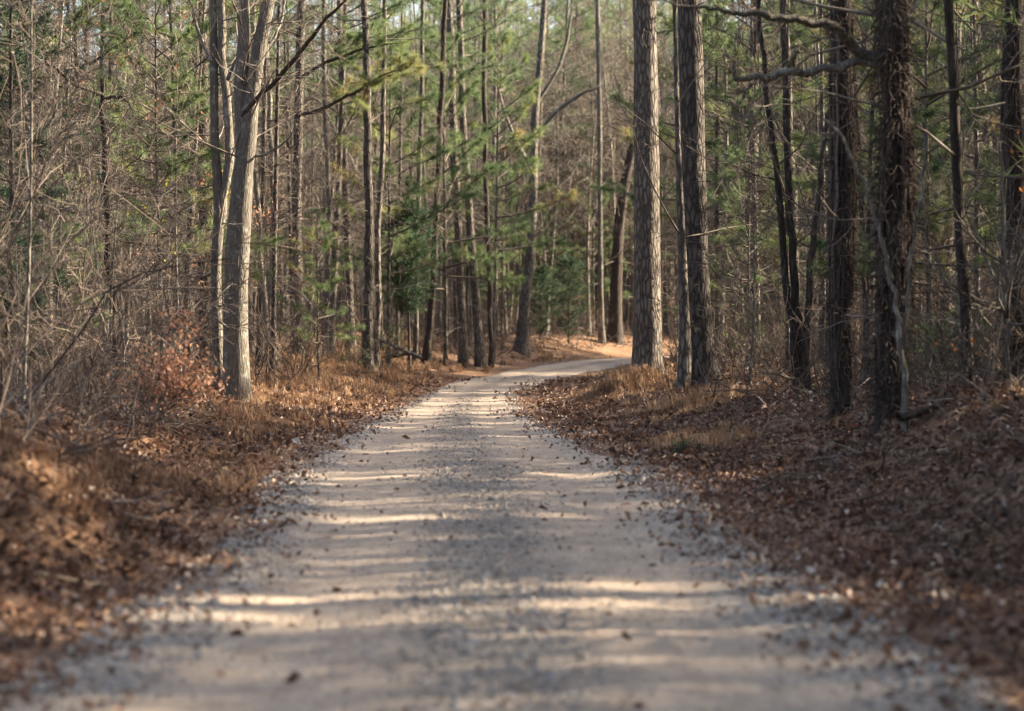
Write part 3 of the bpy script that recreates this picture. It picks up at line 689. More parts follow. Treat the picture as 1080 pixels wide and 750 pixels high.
# three stemmed grey hardwood on the left verge
hero('hardwood_tree', 'tree', 'grey three-stemmed hardwood with sunlit bark on the left grass verge', (248, 421),
     [[(249, 421, 27), (249, 380, 25.5), (249, 330, 25), (250, 280, 25), (253, 230, 24), (257, 180, 21), (261, 150, 19), (266, 100, 16), (273, 55, 14.5), (284, 0, 13)],
      [(232, 412, 13), (230, 370, 12), (228, 320, 12), (228, 280, 11), (231, 220, 11), (227, 150, 9.5), (226, 90, 9), (225, 0, 8)],
      [(233, 235, 10), (238, 195, 9.5), (242, 160, 9.5), (240, 110, 9), (236, 55, 9), (233, 0, 8)],
      [(257, 185, 18), (257, 140, 17), (254, 95, 15), (257, 45, 13), (258, 0, 11)]],
     15, M_HARD, 'bare', 11, limbs=[
        ([(250, 130, 5), (272, 105, 5), (300, 75, 5), (325, 45, 4.5), (345, 20, 4), (366, -2, 4), (410, -60, 3)], -2.5, M_DARK, 0),
        ([(240, 85, 4), (255, 50, 3.5), (262, 15, 3), (266, -20, 2)], .6, M_HARD, 0),
        ([(262, 168, 3), (285, 160, 3), (305, 145, 2.5), (318, 128, 2)], -1.0, M_HARD, 0),
        ([(222, 65, 4), (212, 40, 3.5), (205, 15, 3), (196, -10, 2)], .5, M_HARD, 0),
        ([(238, 322, 2.5), (224, 325, 3), (226, 334, 2.5), (240, 345, 2.5), (260, 349, 2)], -.6, M_HARD, 0),
        ([(270, 60, 4), (290, 40, 3), (300, 10, 3), (306, -30, 2)], .8, M_HARD, 0)], tw_per_m=2.2, tw_L=1.1, hc=4, flare=.35, nbare=14, toff=(0, .5, .5, 0))
# the two big pines by the bend
hero('pine_tree', 'tree', 'tall straight pine with one sunlit edge beside the bend, trunk standing alone', (683, 390),
     [[(683, 390, 31), (683, 350, 29.5), (682.5, 300, 28.5), (682, 200, 27), (681, 100, 25.5), (680, 0, 24.5)]], 21, M_PINE, 'pine', 21, hc=9, flare=.25, z=58, wob=.05, sides=32)
hero('pine_tree', 'tree', 'thick leaning pine with rough plated bark, behind the slim crooked trunk', (741, 406),
     [[(741, 406, 30), (738, 370, 28), (735, 300, 26.5), (732, 220, 26), (730, 120, 26), (727, 0, 25)]], 22, M_PINE, 'pine', 22, hc=9.5, flare=.35, z=49, wob=.05, sides=32)
hero('slim_tree', 'tree', 'slim crooked trunk pressed against the thick leaning pine', (720, 407),
     [[(723, 407, 14), (723, 370, 13), (721, 300, 10), (718, 230, 8), (715, 150, 6), (713, 80, 5), (711, 0, 4)]], 11, M_PINE, 'bare', 23, z=48.2, flare=.2, nbare=9)
# shaggy vine clad trees on the right bank
def add_vines(root, trunk_px, seed, n=40, hairs=500, y=None):
    hairs = int(hairs * 2.6)
    rng = np.random.default_rng(seed); base = np.array(root.location); y0 = base[1]
    P, rr = px_path(trunk_px, y0); P, rr = densify(local(P, base), rr, .1); mb = MB()
    for i in range(n):                       # stems creeping up the bark
        a0 = rng.uniform(0, 6.28); k0 = rng.integers(0, len(P) // 2); k1 = rng.integers(k0 + 5, len(P)); k = np.arange(k0, k1, 3)
        if len(k) < 3: continue
        a = a0 + np.cumsum(rng.normal(0, .16, len(k))); off = rr[k] * rng.uniform(1.0, 1.22)
        tube(mb, P[k] + np.stack([np.cos(a) * off, np.sin(a) * off, 0 * a], 1), np.full(len(k), rng.uniform(.006, .022)), 5, 0, rng.uniform(.1, .9))
    for i in range(hairs):                   # rootlets and hanging tendrils
        k = rng.integers(0, len(P)); a = rng.uniform(0, 6.28); d = norm([math.cos(a), math.sin(a), rng.uniform(-1.2, .3)])
        p, _ = walk(rng, P[k] + np.array([math.cos(a), math.sin(a), 0]) * rr[k] * rng.uniform(.95, 1.25), d, rng.uniform(.07, .2) * (1 + 1.8 * rng.uniform() ** 4), 3, .45, -.25)
        tube(mb, p, np.array([.006, .005, .004, .003]), 3, 0, rng.uniform(.1, 1))
    link_obj('vine', mb.mesh('vine', [M_VINE]), root)
tp = [(941, 446, 30), (938, 400, 27), (941, 330, 29), (942, 270, 33), (943, 220, 35), (945, 170, 30), (943, 110, 27), (941, 60, 30), (941, 0, 29)]
t = hero('vine_covered_tree', 'tree', 'dark shaggy vine-covered tree with mossy limbs reaching left over the track', (941, 446), [tp], 17, M_DARK, 'bare', 31, z=27, flare=.25, wob=.16, sides=28, limbs=[
        ([(925, 62, 14), (908, 56, 11), (893, 44, 11), (886, 34, 10), (872, 27, 9), (852, 25, 8.5), (838, 20, 8), (815, 19, 8), (800, 15, 7), (770, 13, 6.5), (745, 8, 6), (722, 7, 5.5), (700, 2, 5), (664, -2, 4)], -1.2, M_MOSS, 0),
        ([(925, 68, 12), (905, 65, 9), (888, 71, 8.5), (870, 72, 8), (850, 78, 8), (832, 76, 8), (815, 82, 7), (800, 81, 7), (778, 86, 6.5), (774, 74, 5.5), (770, 62, 5), (760, 42, 4.5), (752, 30, 4)], -.8, M_HARD, 0),
        ([(828, 77, 7), (835, 66, 7), (842, 53, 6)], -.2, M_MOSS, 0)], tw_per_m=1.6, tw_L=.6)
add_vines(t, tp, 32, 46, 900)
tp = [(888, 432, 22), (886, 380, 20), (887, 300, 22), (889, 220, 25), (890, 150, 24), (887, 80, 21), (886, 0, 20)]
t = hero('vine_covered_tree', 'tree', 'dark vine-covered tree behind the mossy limbs, the slimmer of the two', (888, 432), [tp], 16, M_DARK, 'bare', 33, z=34, flare=.25, wob=.15, sides=24)
add_vines(t, tp, 34, 40, 700)
tp = [(1072, 420, 22), (1070, 330, 21), (1069, 230, 21), (1068, 150, 21), (1067, 80, 20), (1069, 0, 20)]
t = hero('vine_covered_tree', 'tree', 'dark vine-covered trunk at the right edge of the picture', (1072, 420), [tp], 16, M_DARK, 'bare', 35, z=33, flare=.2, wob=.15)
add_vines(t, tp, 36, 24, 400)
hero('slender_tree', 'tree', 'slender curving brown trunk on the leafy right bank with a warm lit edge', (1022, 412),
     [[(1022, 412, 13), (1020, 370, 12), (1018, 320, 12), (1013, 261, 11.5), (1009, 187, 11), (1006, 120, 11), (1005, 80, 10.5), (1001, 30, 10), (1000, 0, 10)]], 12, M_DARK, 'bare', 37, z=28, flare=.15, nbare=8)
hero('forked_sapling', 'tree', 'pale forked sapling in front of the shaggy vine-covered tree', (955, 441),
     [[(955, 441, 7.5), (953, 400, 7), (952, 369, 6.5), (947, 335, 5.5), (944, 313, 5), (935, 280, 5), (931, 257, 4.5), (924, 236, 4.5), (922, 220, 4), (910, 194, 4), (899, 172, 3.5), (897, 165, 3.5), (880, 138, 3), (862, 122, 2.5), (843, 112, 2)],
      [(952, 372, 5.5), (956, 330, 5), (957, 295, 4.5), (962, 265, 4), (966, 240, 3.5), (974, 190, 3), (978, 140, 2)]], 5, M_HARD, 'none', 38, nbare=5, wob=.16, z=25.6, flare=.1)
hero('forked_sapling', 'tree', 'thin pale sapling with crooked arms beside the curving brown trunk', (1064, 415),
     [[(1064, 415, 5), (1062, 350, 5), (1060, 300, 4.5), (1060, 260, 4), (1056, 200, 3.5), (1054, 150, 3)], [(1061, 330, 4), (1050, 300, 3.5), (1044, 280, 3), (1034, 262, 2.5)]], 5, M_HARD, 'bare', 39, z=27, flare=.1, nbare=5)
# cluster of saplings between the pines and the vine trees
hero('sapling_clump', 'tree', 'clump of three dark slender stems left of the slimmer vine-covered tree', (843, 402),
     [[(841, 402, 9), (835, 340, 8), (828, 295, 7.5), (823, 220, 7), (815, 150, 6), (806, 90, 5), (800, 0, 4)],
      [(849, 401, 10), (842, 340, 9), (836, 276, 8.5), (834, 220, 8), (831, 150, 7), (828, 80, 7), (826, 0, 6)],
      [(851, 400, 8), (851, 332, 7.5), (855, 280, 7), (862, 220, 6.5), (868, 160, 5), (872, 120, 4)]], 11, M_DARK, 'bare', 40, z=40, flare=.2, nbare=8)
hero('sunlit_pole', 'tree', 'straight trunk with a bright sunlit side seen behind the clump of dark stems', (842, 385),
     [[(842, 385, 11), (839, 300, 10), (835, 200, 10), (830, 120, 10), (826, 0, 9)]], 14, M_PINE, 'bare', 41, z=56, flare=.2, nbare=6)
# left woods
def lone(name, label, foot, path, H, m, kind, seed, z=None, limbs=(), **kw):
    return hero(name, 'tree', label, foot, [path], H, m, kind, seed, limbs, z, **kw)
lone('dead_trunk', 'dark snapped trunk without a top in the left thicket', (122, 385), [(122, 385, 7), (121, 350, 6.5), (117, 300, 6.5), (113, 250, 6.5), (112, 170, 6), (109, 130, 5.5), (108, 84, 5)], 7, M_DARK, 'none', 51, z=42,
     limbs=[([(110, 105, 4), (122, 102, 3.5), (133, 106, 3), (141, 118, 2)], -.6, M_DARK, 0), ([(109, 100, 4), (95, 95, 4), (78, 88, 4), (64, 76, 4), (50, 67, 3.5), (35, 78, 3), (0, 97, 3)], -1.5, M_DARK, 0)])
lone('forest_trunk', 'dark trunk behind the three-stemmed hardwood, the thicker of two', (216, 372), [(216, 372, 15), (216, 300, 14), (215, 200, 13), (214, 100, 12), (212, 0, 12)], 16, M_DARK, 'bare', 52, z=68)
lone('forest_trunk', 'dark trunk behind the three-stemmed hardwood, the thinner of two', (199, 374), [(199, 374, 9), (198, 300, 8.5), (202, 220, 8), (204, 100, 8), (206, 0, 7)], 15, M_DARK, 'bare', 53, z=64)
lone('pine_tree', 'pine with sunlit trunk and one long needled bough reaching right', (315, 376), [(315, 376, 12), (314, 320, 11), (313, 240, 10), (314, 160, 9.5), (316, 80, 9), (318, 0, 8.5)], 17, M_PINE, 'pine', 54, z=74, hc=11,
     limbs=[([(313, 122, 4), (335, 117, 4), (360, 105, 3.5), (385, 92, 3.5), (410, 77, 3), (446, 69, 2)], -3, M_DARK, 26), ([(314, 84, 4), (345, 66, 3.5), (385, 52, 3), (430, 44, 2)], -2, M_DARK, 22), ([(316, 40, 4), (280, 20, 3), (245, 12, 2)], -2, M_DARK, 14)])
lone('pole_pine', 'sunlit pole pine, thicker of a close pair on the left forest edge', (389, 382), [(389, 382, 11), (389, 320, 10), (389, 240, 9), (388, 160, 8.5), (387, 97, 8), (384, 0, 7)], 16, M_PINE, 'pine', 55, z=72, hc=10, nb=20, Lmax=2)
lone('pole_pine', 'sunlit pole pine, thinner of a close pair on the left forest edge', (397, 380), [(397, 380, 6.5), (398, 320, 6), (400, 240, 6), (403, 160, 5.5), (404, 97, 5), (406, 0, 5)], 15, M_PINE, 'pine', 56, z=74, hc=10, nb=16, Lmax=1.6)
lone('pole_pine', 'straight pole pine right of the dark cedar, tilted slightly left', (489, 366), [(489, 366, 9), (486, 300, 8.5), (482, 220, 8), (479, 140, 7), (476, 60, 7), (474, 0, 6)], 17, M_PINE, 'pine', 57, z=92, hc=11, nb=20, Lmax=2)
lone('pole_pine', 'dark pole pine leaning left, between its two straighter neighbours near the bend', (507, 366), [(507, 366, 10), (502, 310, 9), (497, 250, 8.5), (493, 200, 8), (488, 120, 7), (484, 0, 6)], 17, M_PINE, 'pine', 58, z=93, hc=11, nb=20, Lmax=2)
lone('pole_pine', 'thin dark pole leaning against the light, nearest the road bend', (518, 367), [(518, 367, 5), (517, 320, 5), (515, 260, 5), (512, 180, 5), (511, 100, 5), (512, 0, 5)], 14, M_DARK, 'bare', 59, z=95)
lone('bare_tree', 'grey leaning bare tree with spreading limbs beyond the bend', (550, 357), [(550, 357, 13), (553, 320, 11), (558, 280, 10), (562, 220, 9), (564, 130, 8), (570, 60, 7), (574, 0, 6)], 17, M_PINE, 'bare', 60, z=112, nbare=18,
     limbs=[([(562, 150, 5), (585, 120, 4.5), (612, 100, 4), (640, 90, 3)], -2, M_HARD, 0), ([(563, 180, 5), (545, 150, 4), (530, 110, 3), (520, 60, 3)], 1, M_HARD, 0), ([(566, 110, 4), (590, 70, 4), (600, 30, 3), (606, -20, 3)], 1, M_HARD, 0)])
lone('bare_tree', 'thick dark trunk leaning right behind the straight pine at the bend', (648, 352), [(648, 352, 14), (650, 300, 12.5), (652, 250, 11.5), (658, 200, 10), (668, 150, 9), (680, 80, 8), (690, 0, 7)], 15, M_DARK, 'bare', 61, z=134)
lone('slim_tree', 'thin straight trunk just left of the thick dark trunk beyond the bend', (635, 352), [(635, 352, 6), (634, 300, 5.5), (633, 220, 5), (632, 120, 5), (630, 0, 5)], 15, M_HARD, 'bare', 62, z=133)
lone('pole_pine', 'slim pole with a kinked top behind the grassy verge, left of the cedar', (437, 372), [(437, 372, 5), (439, 300, 5), (441, 220, 5), (444, 120, 4.5), (446, 0, 4)], 13, M_PINE, 'bare', 63, z=86)
lone('bare_tree', 'dark leaning trunk at the forest edge just below the cedar', (449, 371), [(449, 371, 8), (455, 320, 7), (458, 280, 7), (461, 200, 6), (466, 100, 6), (470, 0, 5)], 15, M_DARK, 'bare', 64, z=88)
lone('bare_tree', 'thin light trunk left of the bough-bearing pine', (283, 378), [(283, 378, 6), (285, 300, 6), (288, 240, 5.5), (286, 160, 5), (282, 80, 5), (276, 0, 5)], 13, M_HARD, 'bare', 65, z=70)
lone('bare_tree', 'thin light trunk leaning left near the orange leaves', (286, 380), [(286, 380, 6), (279, 320, 6), (274, 260, 5.5), (270, 180, 5), (268, 80, 5), (268, 0, 5)], 13, M_HARD, 'bare', 66, z=66)
lone('bare_tree', 'slim pale trunk right of the bough-bearing pine', (343, 376), [(343, 376, 6), (345, 300, 5.5), (347, 220, 5), (344, 140, 5), (342, 0, 5)], 14, M_HARD, 'bare', 67, z=78)
print('heroes', round(time.time() - T0, 1))

# evergreen cedar, needle saplings, copper leaved saplings
def cedar(foot, z, H, label, tone=.45, seed=70, width=.95, t0=.08, nb=170):
    rng = np.random.default_rng(seed); X = (foot - 540) / FPX * z; b = (X, z, gz(X, z)); r = thing('cedar', label, 'tree', b)
    mt = MB(); P = trunk_path(rng, H, .01, .03); tube(mt, P, trunk_rad(P[:, 2], H, .06, .3, .1), 8); link_obj('trunk', mt.mesh('trunk', [M_DARK]), r)
    mc = MB(); Pn, D, T = [], [], []
    for i in range(nb):
        t = rng.uniform(t0, 1) ; zz = H * t; a = rng.uniform(0, 6.28); el = rng.uniform(.1, .7); L = width * math.sin(math.pi * min(1, .12 + .88 * (t - t0) / (1 - t0))) ** .6 * rng.uniform(.35, 1.25) + .12
        pts, de = walk(rng, along(P, zz), norm([math.cos(a) * math.cos(el), math.sin(a) * math.cos(el), math.sin(el)]), L, 5, .1, .04)
        tube(mc, pts, np.linspace(.012, .004, 6), 3)
        for q in range(9):
            k = rng.uniform(.2, 1) * 4.99; i0 = int(k); Pn.append(pts[i0] + (pts[i0 + 1] - pts[i0]) * (k - i0) + rng.normal(0, .05, 3)); D.append(norm(de + rand_unit(rng, 1)[0] * .7)); T.append(tone + rng.normal(0, .15))
    needles(mc, rng, Pn, D, np.array(T), 18, .15, .012, .6); link_obj('crown', mc.mesh('crown', [M_TWIGD, M_CEDAR]), r); return r
cedar(432, 84, 5.6, 'dark green bushy cedar at the left forest edge', .3, 70, 1.3, .33, 340)
cedar(14, 36, 8.5, 'very dark evergreen whose top shows in the upper left corner', .15, 71, 1.3)
cedar(600, 128, 4.5, 'dark low evergreen in the shade beyond the bend, left of the dark trunk', .2, 72, 1.7)
cedar(570, 126, 3.6, 'dark low evergreen beyond the bend beside the grey leaning tree', .15, 73, 1.5)
def leafy(name, cat, label, px, z, H, mat, n, size, seed, twigmat=M_TWIG, spread=.8, nst=4, hang=.6, tone=(.5, .25), zlo=.25, group=None):
    rng = np.random.default_rng(seed); X = (px - 540) / FPX * z; r = thing(name, label, cat, (X, z, gz(X, z)), group); ms = MB(); tips = []
    for i in range(nst):
        a = rng.uniform(0, 6.28); el = rng.uniform(1.0, 1.5)
        grow(ms, rng, np.array([rng.normal(0, .06), rng.normal(0, .06), -.05]), norm([math.cos(a) * math.cos(el), math.sin(a) * math.cos(el), math.sin(el)]), H * rng.uniform(.75, 1.1), .012, 0, dict(CFG_TWIG, levels=3, trop=.02), tips)
    link_obj('stem', ms.mesh('stem', [twigmat]), r); ml = MB()
    tp = np.array([q[0] for q in tips if q[0][2] > H * zlo]); k = rng.integers(0, len(tp), n)
    P = tp[k] + rng.normal(0, .11 * spread, (n, 3)); leaves(ml, rng, P, np.clip(rng.normal(tone[0], tone[1], n), 0, 1), size, 0, hang=hang)
    link_obj('leaves', ml.mesh('leaves', [mat], False), r); return r
leafy('leafy_sapling', 'shrub', 'beech sapling with coppery dead leaves in front of the left thicket', 157, 29, 1.25, M_COPPER, 1000, .065, 80, tone=(.7, .25), zlo=.45)
leafy('leafy_sapling', 'shrub', 'low spray of coppery leaves below the copper beech sapling', 148, 29.5, .75, M_COPPER, 160, .07, 81, tone=(.6, .25))
leafy('leafy_sapling', 'tree', 'thin sapling holding orange leaves right of the three-stemmed hardwood', 280, 58, 4.2, M_COPPER, 420, .085, 82, zlo=.55, tone=(.7, .2))
leafy('leafy_sapling', 'tree', 'tall thin sapling with rusty leaves high in the left woods', 75, 50, 7.5, M_COPPER, 420, .09, 83, zlo=.6, tone=(.35, .25))
leafy('leafy_sapling', 'tree', 'sapling with a few glowing orange leaves near the right edge', 1042, 29, 3.3, M_ORANGE, 16, .085, 84, zlo=.75, spread=.5)
leafy('leafy_sapling', 'shrub', 'small twig with bright orange leaves at the foot of the curving brown trunk', 1013, 27, .75, M_ORANGE, 9, .09, 85, zlo=.5, spread=.3)
leafy('leafy_sapling', 'tree', 'thin stem with yellow leaves climbing in the left thicket', 150, 46, 4.2, foliage('yellow_leaves', [(0, (.35, .33, .03)), (1, (.5, .45, .06))]), 26, .09, 86, zlo=.6, spread=.6)
leafy('green_bush', 'shrub', 'bright green leafy bush behind the curving brown trunk', 992, 33, 1.15, M_GREENL, 900, .055, 87, spread=1.2, hang=.1, nst=7)
leafy('green_bush', 'shrub', 'small green leafed shrub right of the thick leaning pine', 783, 50, 1.9, M_GREENL, 260, .06, 88, spread=1.0, hang=.1)
leafy('green_bush', 'shrub', 'little bright green sprig low on the right verge', 718, 31, .22, M_GREENL, 60, .05, 89, spread=.5, hang=.1, nst=3)
leafy('green_bush', 'shrub', 'small green shrub with sunlit leaves by the close pair of pole pines', 402, 68, 1.6, M_GREENL, 240, .07, 90, spread=1.0, hang=.1)

# named young pines: (px, depth, scale, library, label)
for px, z, sc, k, lab in (
    (336, 63, .52, 0, 'small bright green young pine beside the bough-bearing pine'),
    (65, 40, .42, 1, 'low young pine with soft green tufts at the left edge thicket'),
    (172, 52, .95, 2, 'young pine with sunlit tufts between the snapped trunk and the hardwood'),
    (190, 58, 1.25, 3, 'taller young pine whose tufts hang over the left thicket'),
    (470, 90, 1.4, 0, 'young pine with yellow-green sunlit boughs right of the cedar'),
    (410, 80, 1.25, 1, 'young pine with tufted boughs above the dark cedar'),
    (520, 100, 1.4, 2, 'young pine spreading boughs over the start of the bend'),
    (90, 60, 1.5, 3, 'tall young pine filling the upper left with green'),
    (20, 55, 1.4, 0, 'tall young pine at the far left behind the brambles'),
    (790, 55.6, .7, 1, 'young pine growing right behind the thick leaning pine'),
    (800, 62, 1.3, 2, 'taller young pine between the leaning pine and the dark stems'),
    (912, 42, .95, 3, 'shaded young pine between the two vine-covered trees'),
    (980, 40, .95, 0, 'shaded young pine behind the curving brown trunk'),
    (1030, 45.5, 1.1, 1, 'shaded young pine in the right woods near the edge'),
    (735, 82, 1.5, 2, 'young pine with pale tufts showing between the two big pines'),
    (860, 66, 1.3, 3, 'shaded young pine behind the clump of dark stems')):
    X = (px - 540) / FPX * z; put(LIB_YPINE[k], (X, z, gz(X, z)), px * .37, sc, lab)

# fallen wood
def log_px(name, label, pts, y, m, r_sides=9):
    P, rr = px_path(pts, y, .4, 3)
    P[:, 2] = ground(P[:, 0], P[:, 1]) + rr * .8 + np.maximum(P[:, 2] - (ground(P[:, 0], P[:, 1]) + rr), 0) * .85
    c = P[0]; mb = MB(); tube(mb, P - c, rr, r_sides, 0, .5, .12, int(pts[0][0]))
    for e in (0, -1):
        mb.add(np.vstack([P[e] - c]), tris=None)
    o = link_obj(name, mb.mesh(name, [m]), None, c); o['label'] = label; o['category'] = 'log'
log_px('fallen_branch', 'short dark fallen log at the foot of the shaggy vine-covered tree', [(948, 437, 9), (965, 434, 9), (980, 431, 9), (997, 428, 8)], 25.5, M_DARK)
log_px('fallen_branch', 'pale thin fallen pole lying at the left forest edge', [(394, 349, 3.5), (410, 357, 4), (428, 366, 4), (444, 374, 4.5)], 80, M_HARD)
log_px('fallen_branch', 'dark thin fallen pole crossing beside the pale one', [(405, 376, 4), (420, 372, 4), (436, 368, 3.5)], 82, M_DARK)
log_px('fallen_branch', 'grey fallen bough lying behind the three-stemmed hardwood', [(186, 346, 3), (205, 338, 4), (216, 352, 4), (226, 368, 4)], 62, M_HARD)

# ------------------------------------------------------------------ the many trees of the wood
rng = np.random.default_rng(77)
taken = []
def scatter(n, z0, z1, side, dmin, dmax=60, px_lim=None, sep=.6, pxmargin=40, form=None):
    out = []; tries = 0
    while len(out) < n and tries < n * 60:
        tries += 1; z = math.sqrt(rng.uniform(z0 ** 2, z1 ** 2)); px = rng.uniform(-pxmargin, 1080 + pxmargin)
        if px_lim and not (px_lim[0] <= px <= px_lim[1]): continue
        x = (px - 540) / FPX * z; d, s = road_dist(x, z)
        if s[0] * side < 0 or d[0] < dmin or d[0] > dmax: continue
        if any((x - a) ** 2 + (z - b) ** 2 < sep * sep for a, b in taken): continue
        if form and in_the_way(x, z, *form): continue
        taken.append((x, z)); out.append((x, z, gz(x, z)))
    return out
def fill(libs, pts, s0, s1, label, group):
    for p in pts:
        s = rng.uniform(s0, s1); put(libs[rng.integers(len(libs))], p, rng.uniform(0, 6.28), s, label, group, (rng.normal(0, .025), rng.normal(0, .025)))
# left woods, beyond the verge
fill(LIB_PINE, scatter(13, 62, 120, -1, 4.5), .8, 1.15, 'tall pine trunk standing among others in the left woods', 'tall pines in the left woods')
fill(LIB_POLE, scatter(78, 58, 125, -1, 3.6), .75, 1.1, 'thin pole pine standing among others in the left woods', 'pole pines in the left woods')
fill(LIB_HARD, scatter(66, 48, 122, -1, 4.5), .6, 1.15, 'leafless slim hardwood standing among others in the left woods', 'bare hardwoods in the left woods')
fill(LIB_SAP, scatter(60, 40, 115, -1, 3.6), .6, 1.2, 'leafless twiggy sapling growing among others in the left woods', 'saplings in the left woods')
fill(LIB_YPINE, scatter(9, 70, 125, -1, 5), .6, 1.3, 'green young pine growing among others in the left woods', 'young pines in the left woods')
fill(LIB_SAP, scatter(15, 26, 50, -1, 2.6, px_lim=(-40, 125)), .5, 1.0, 'leafless sapling tangled in the brambles of the left thicket', 'saplings in the left thicket')
# right woods
fill(LIB_PINE, scatter(13, 52, 115, 1, 6, form=(8, 20, 2.2)), .8, 1.1, 'tall pine trunk standing among others in the right woods', 'tall pines in the right woods')
fill(LIB_POLE, scatter(58, 40, 115, 1, 5.2, form=(9, 15, 1.0)), .55, .95, 'thin pole pine standing among others in the right woods', 'pole pines in the right woods')
fill(LIB_HARD, scatter(66, 34, 115, 1, 4.8, form=(3, 12, .9)), .5, 1.0, 'leafless slim hardwood standing among others in the right woods', 'bare hardwoods in the right woods')
fill(LIB_SAP, scatter(70, 27, 110, 1, 3.8, form=(1, 6, .6)), .5, 1.1, 'leafless twiggy sapling growing among others in the right woods', 'saplings in the right woods')
fill(LIB_YPINE, scatter(17, 42, 110, 1, 6, form=(1.5, 9, 2.0)), .7, 1.4, 'shaded young pine growing among others in the right woods', 'young pines in the right woods')
# straight ahead, over the far side of the bend
fill(LIB_HARD, scatter(90, 120, 170, -1, 3.5, px_lim=(430, 760)), .8, 1.3, 'leafless hardwood standing among others beyond the bend', 'bare hardwoods beyond the bend')
fill(LIB_PINE, scatter(10, 122, 165, -1, 4, px_lim=(470, 760)), .9, 1.2, 'pine trunk standing among others beyond the bend', 'pines beyond the bend')
fill(LIB_YPINE, scatter(16, 120, 165, -1, 3.5, px_lim=(480, 760)), .4, 1.1, 'green young pine growing among others beyond the bend', 'young pines beyond the bend')
def fill_shrubs(meshes, name, pts, s0, s1, label, group):
    for p in pts:
        o = link_obj(name, meshes[rng.integers(len(meshes))], None, p); s = rng.uniform(s0, s1); o.scale = (s, s, s * rng.uniform(.8, 1.2)); o.rotation_euler = (0, 0, rng.uniform(0, 6.28))
        o['label'] = label; o['category'] = 'shrub'; o['group'] = group
fill_shrubs(LIB_SHRUB, 'bare_shrub', scatter(19, 19, 46, -1, 1.9, px_lim=(-40, 122), sep=.5), .5, 1.1, 'leafless tangled bramble bush in the left thicket', 'bramble bushes in the left thicket')
fill_shrubs(LIB_SHRUBT, 'bare_shrub', scatter(9, 24, 50, -1, 2.8, px_lim=(-40, 122), sep=.5), .6, 1.2, 'tall leafless bush with arching canes in the left thicket', 'tall bushes in the left thicket')
fill_shrubs(LIB_SHRUB, 'bare_shrub', scatter(40, 55, 110, -1, 3.0, 14, sep=.45), .5, 1.1, 'leafless low bush along the left forest edge', 'low bushes along the left forest edge')
fill_shrubs(LIB_SHRUB, 'bare_shrub', scatter(60, 24, 75, 1, 3.6, 16, sep=.45), .5, 1.0, 'leafless low bush on the right bank', 'low bushes on the right bank')
fill_shrubs(LIB_SHRUBT, 'bare_shrub', scatter(34, 112, 145, -1, 3.2, px_lim=(450, 720), sep=.45), .5, 1.0, 'leafless bush with arching canes beyond the bend', 'bushes beyond the bend')
fill_shrubs(LIB_SHRUBT, 'bare_shrub', scatter(44, 28, 80, 1, 4.4, 20, sep=.45), .6, 1.2, 'tall leafless bush with arching canes in the right woods', 'tall bushes in the right woods')
print('fill', round(time.time() - T0, 1), len(bpy.data.objects))

# ------------------------------------------------------------------ far woods (one mass) and the woods beside and behind
def low_variants(m=12, w=.034, nb=26):
    out = []
    for s in range(3):
        mb = MB(); make_pine(700 + s, 19 + s, .3, 7.5 + s, 3.2, mb, MBmat(mb, 1, 2), nb, True, dead=8, m=m, w=w); out.append(mb.arrays())
    for s in range(4):
        mb = MB(); make_hard(720 + s, 14 + s, .2, 2.5, mb, MBmat(mb, 1, 1), 17, True); out.append(mb.arrays())
    for s in range(2):
        mb = MB(); make_pine(740 + s, 9 + s, .12, 1.5, 2.2, mb, MBmat(mb, 1, 2), 26, True, dead=2); out.append(mb.arrays())
    return out
class MBmat:
    """writes into another builder with its two slots moved on"""
    def __init__(s, mb, a, b): s.mb = mb; s.map = (a, b)
    def add(s, v, quads=None, tris=None, mat=0, tone=.5): s.mb.add(v, quads, tris, s.map[mat], tone)
    def pend_tube(s, pts, rad, sides, mat, tone): s.mb.pend_tube(pts, rad, sides, s.map[mat], tone)
LOW = low_variants(); FULL = low_variants(26, .062, 44)
def rotz(a, s):
    c, d = math.cos(a) * s, math.sin(a) * s; return [[c, -d, 0], [d, c, 0], [0, 0, s]]
def forest(name, label, spots, seed, LOW=LOW):
    r = np.random.default_rng(seed); mb = MB()
    for (x, y, k, s) in spots:
        mb.add_arrays(LOW[k], rotz(r.uniform(0, 6.28), s), (x, y, gz(x, y) - .1), None, r.uniform(-.12, .12))
    o = link_obj(name, mb.mesh(name, [M_HARD, M_TWIG, M_NEED])); o['kind'] = 'stuff'; o['label'] = label
r2 = np.random.default_rng(90); sp = []
while len(sp) < 640:
    y = math.sqrt(r2.uniform(120 ** 2, 250 ** 2)); x = r2.uniform(-1, 1) * (y * .212 + 8)
    d, s = road_dist(x, y)
    if d[0] < 6 or (abs(x) < y * .06 and y < 135): continue
    sp.append((x, y, int(r2.choice([0, 3, 4, 5, 6, 3, 4, 5, 6, 3, 5, 7])), r2.uniform(.8, 1.25)))
for _ in range(90):
    y = r2.uniform(150, 260); x = r2.uniform(-.06, .1) * y
    sp.append((x, y, int(r2.choice([0, 3, 4, 5, 6])), r2.uniform(1, 1.35)))
for _ in range(130):
    y = r2.uniform(190, 285); x = r2.uniform(-.1, .12) * y
    sp.append((x, y, int(r2.choice([0, 3, 4, 5, 6, 3, 5])), r2.uniform(1.05, 1.45)))
for _ in range(170):
    y = r2.uniform(255, 400); x = r2.uniform(-.16, .16) * y
    sp.append((x, y, int(r2.choice([0, 1, 3, 4, 5, 6, 4, 5, 6])), r2.uniform(1.1, 1.5)))
for _ in range(120):
    y = r2.uniform(195, 330); x = r2.uniform(-.035, .075) * y
    sp.append((x, y, int(r2.choice([0, 1, 2])), r2.uniform(1.05, 1.4)))
forest('far_forest', 'distant grey-brown woods seen through the trunks', sp, 91)
sp = []
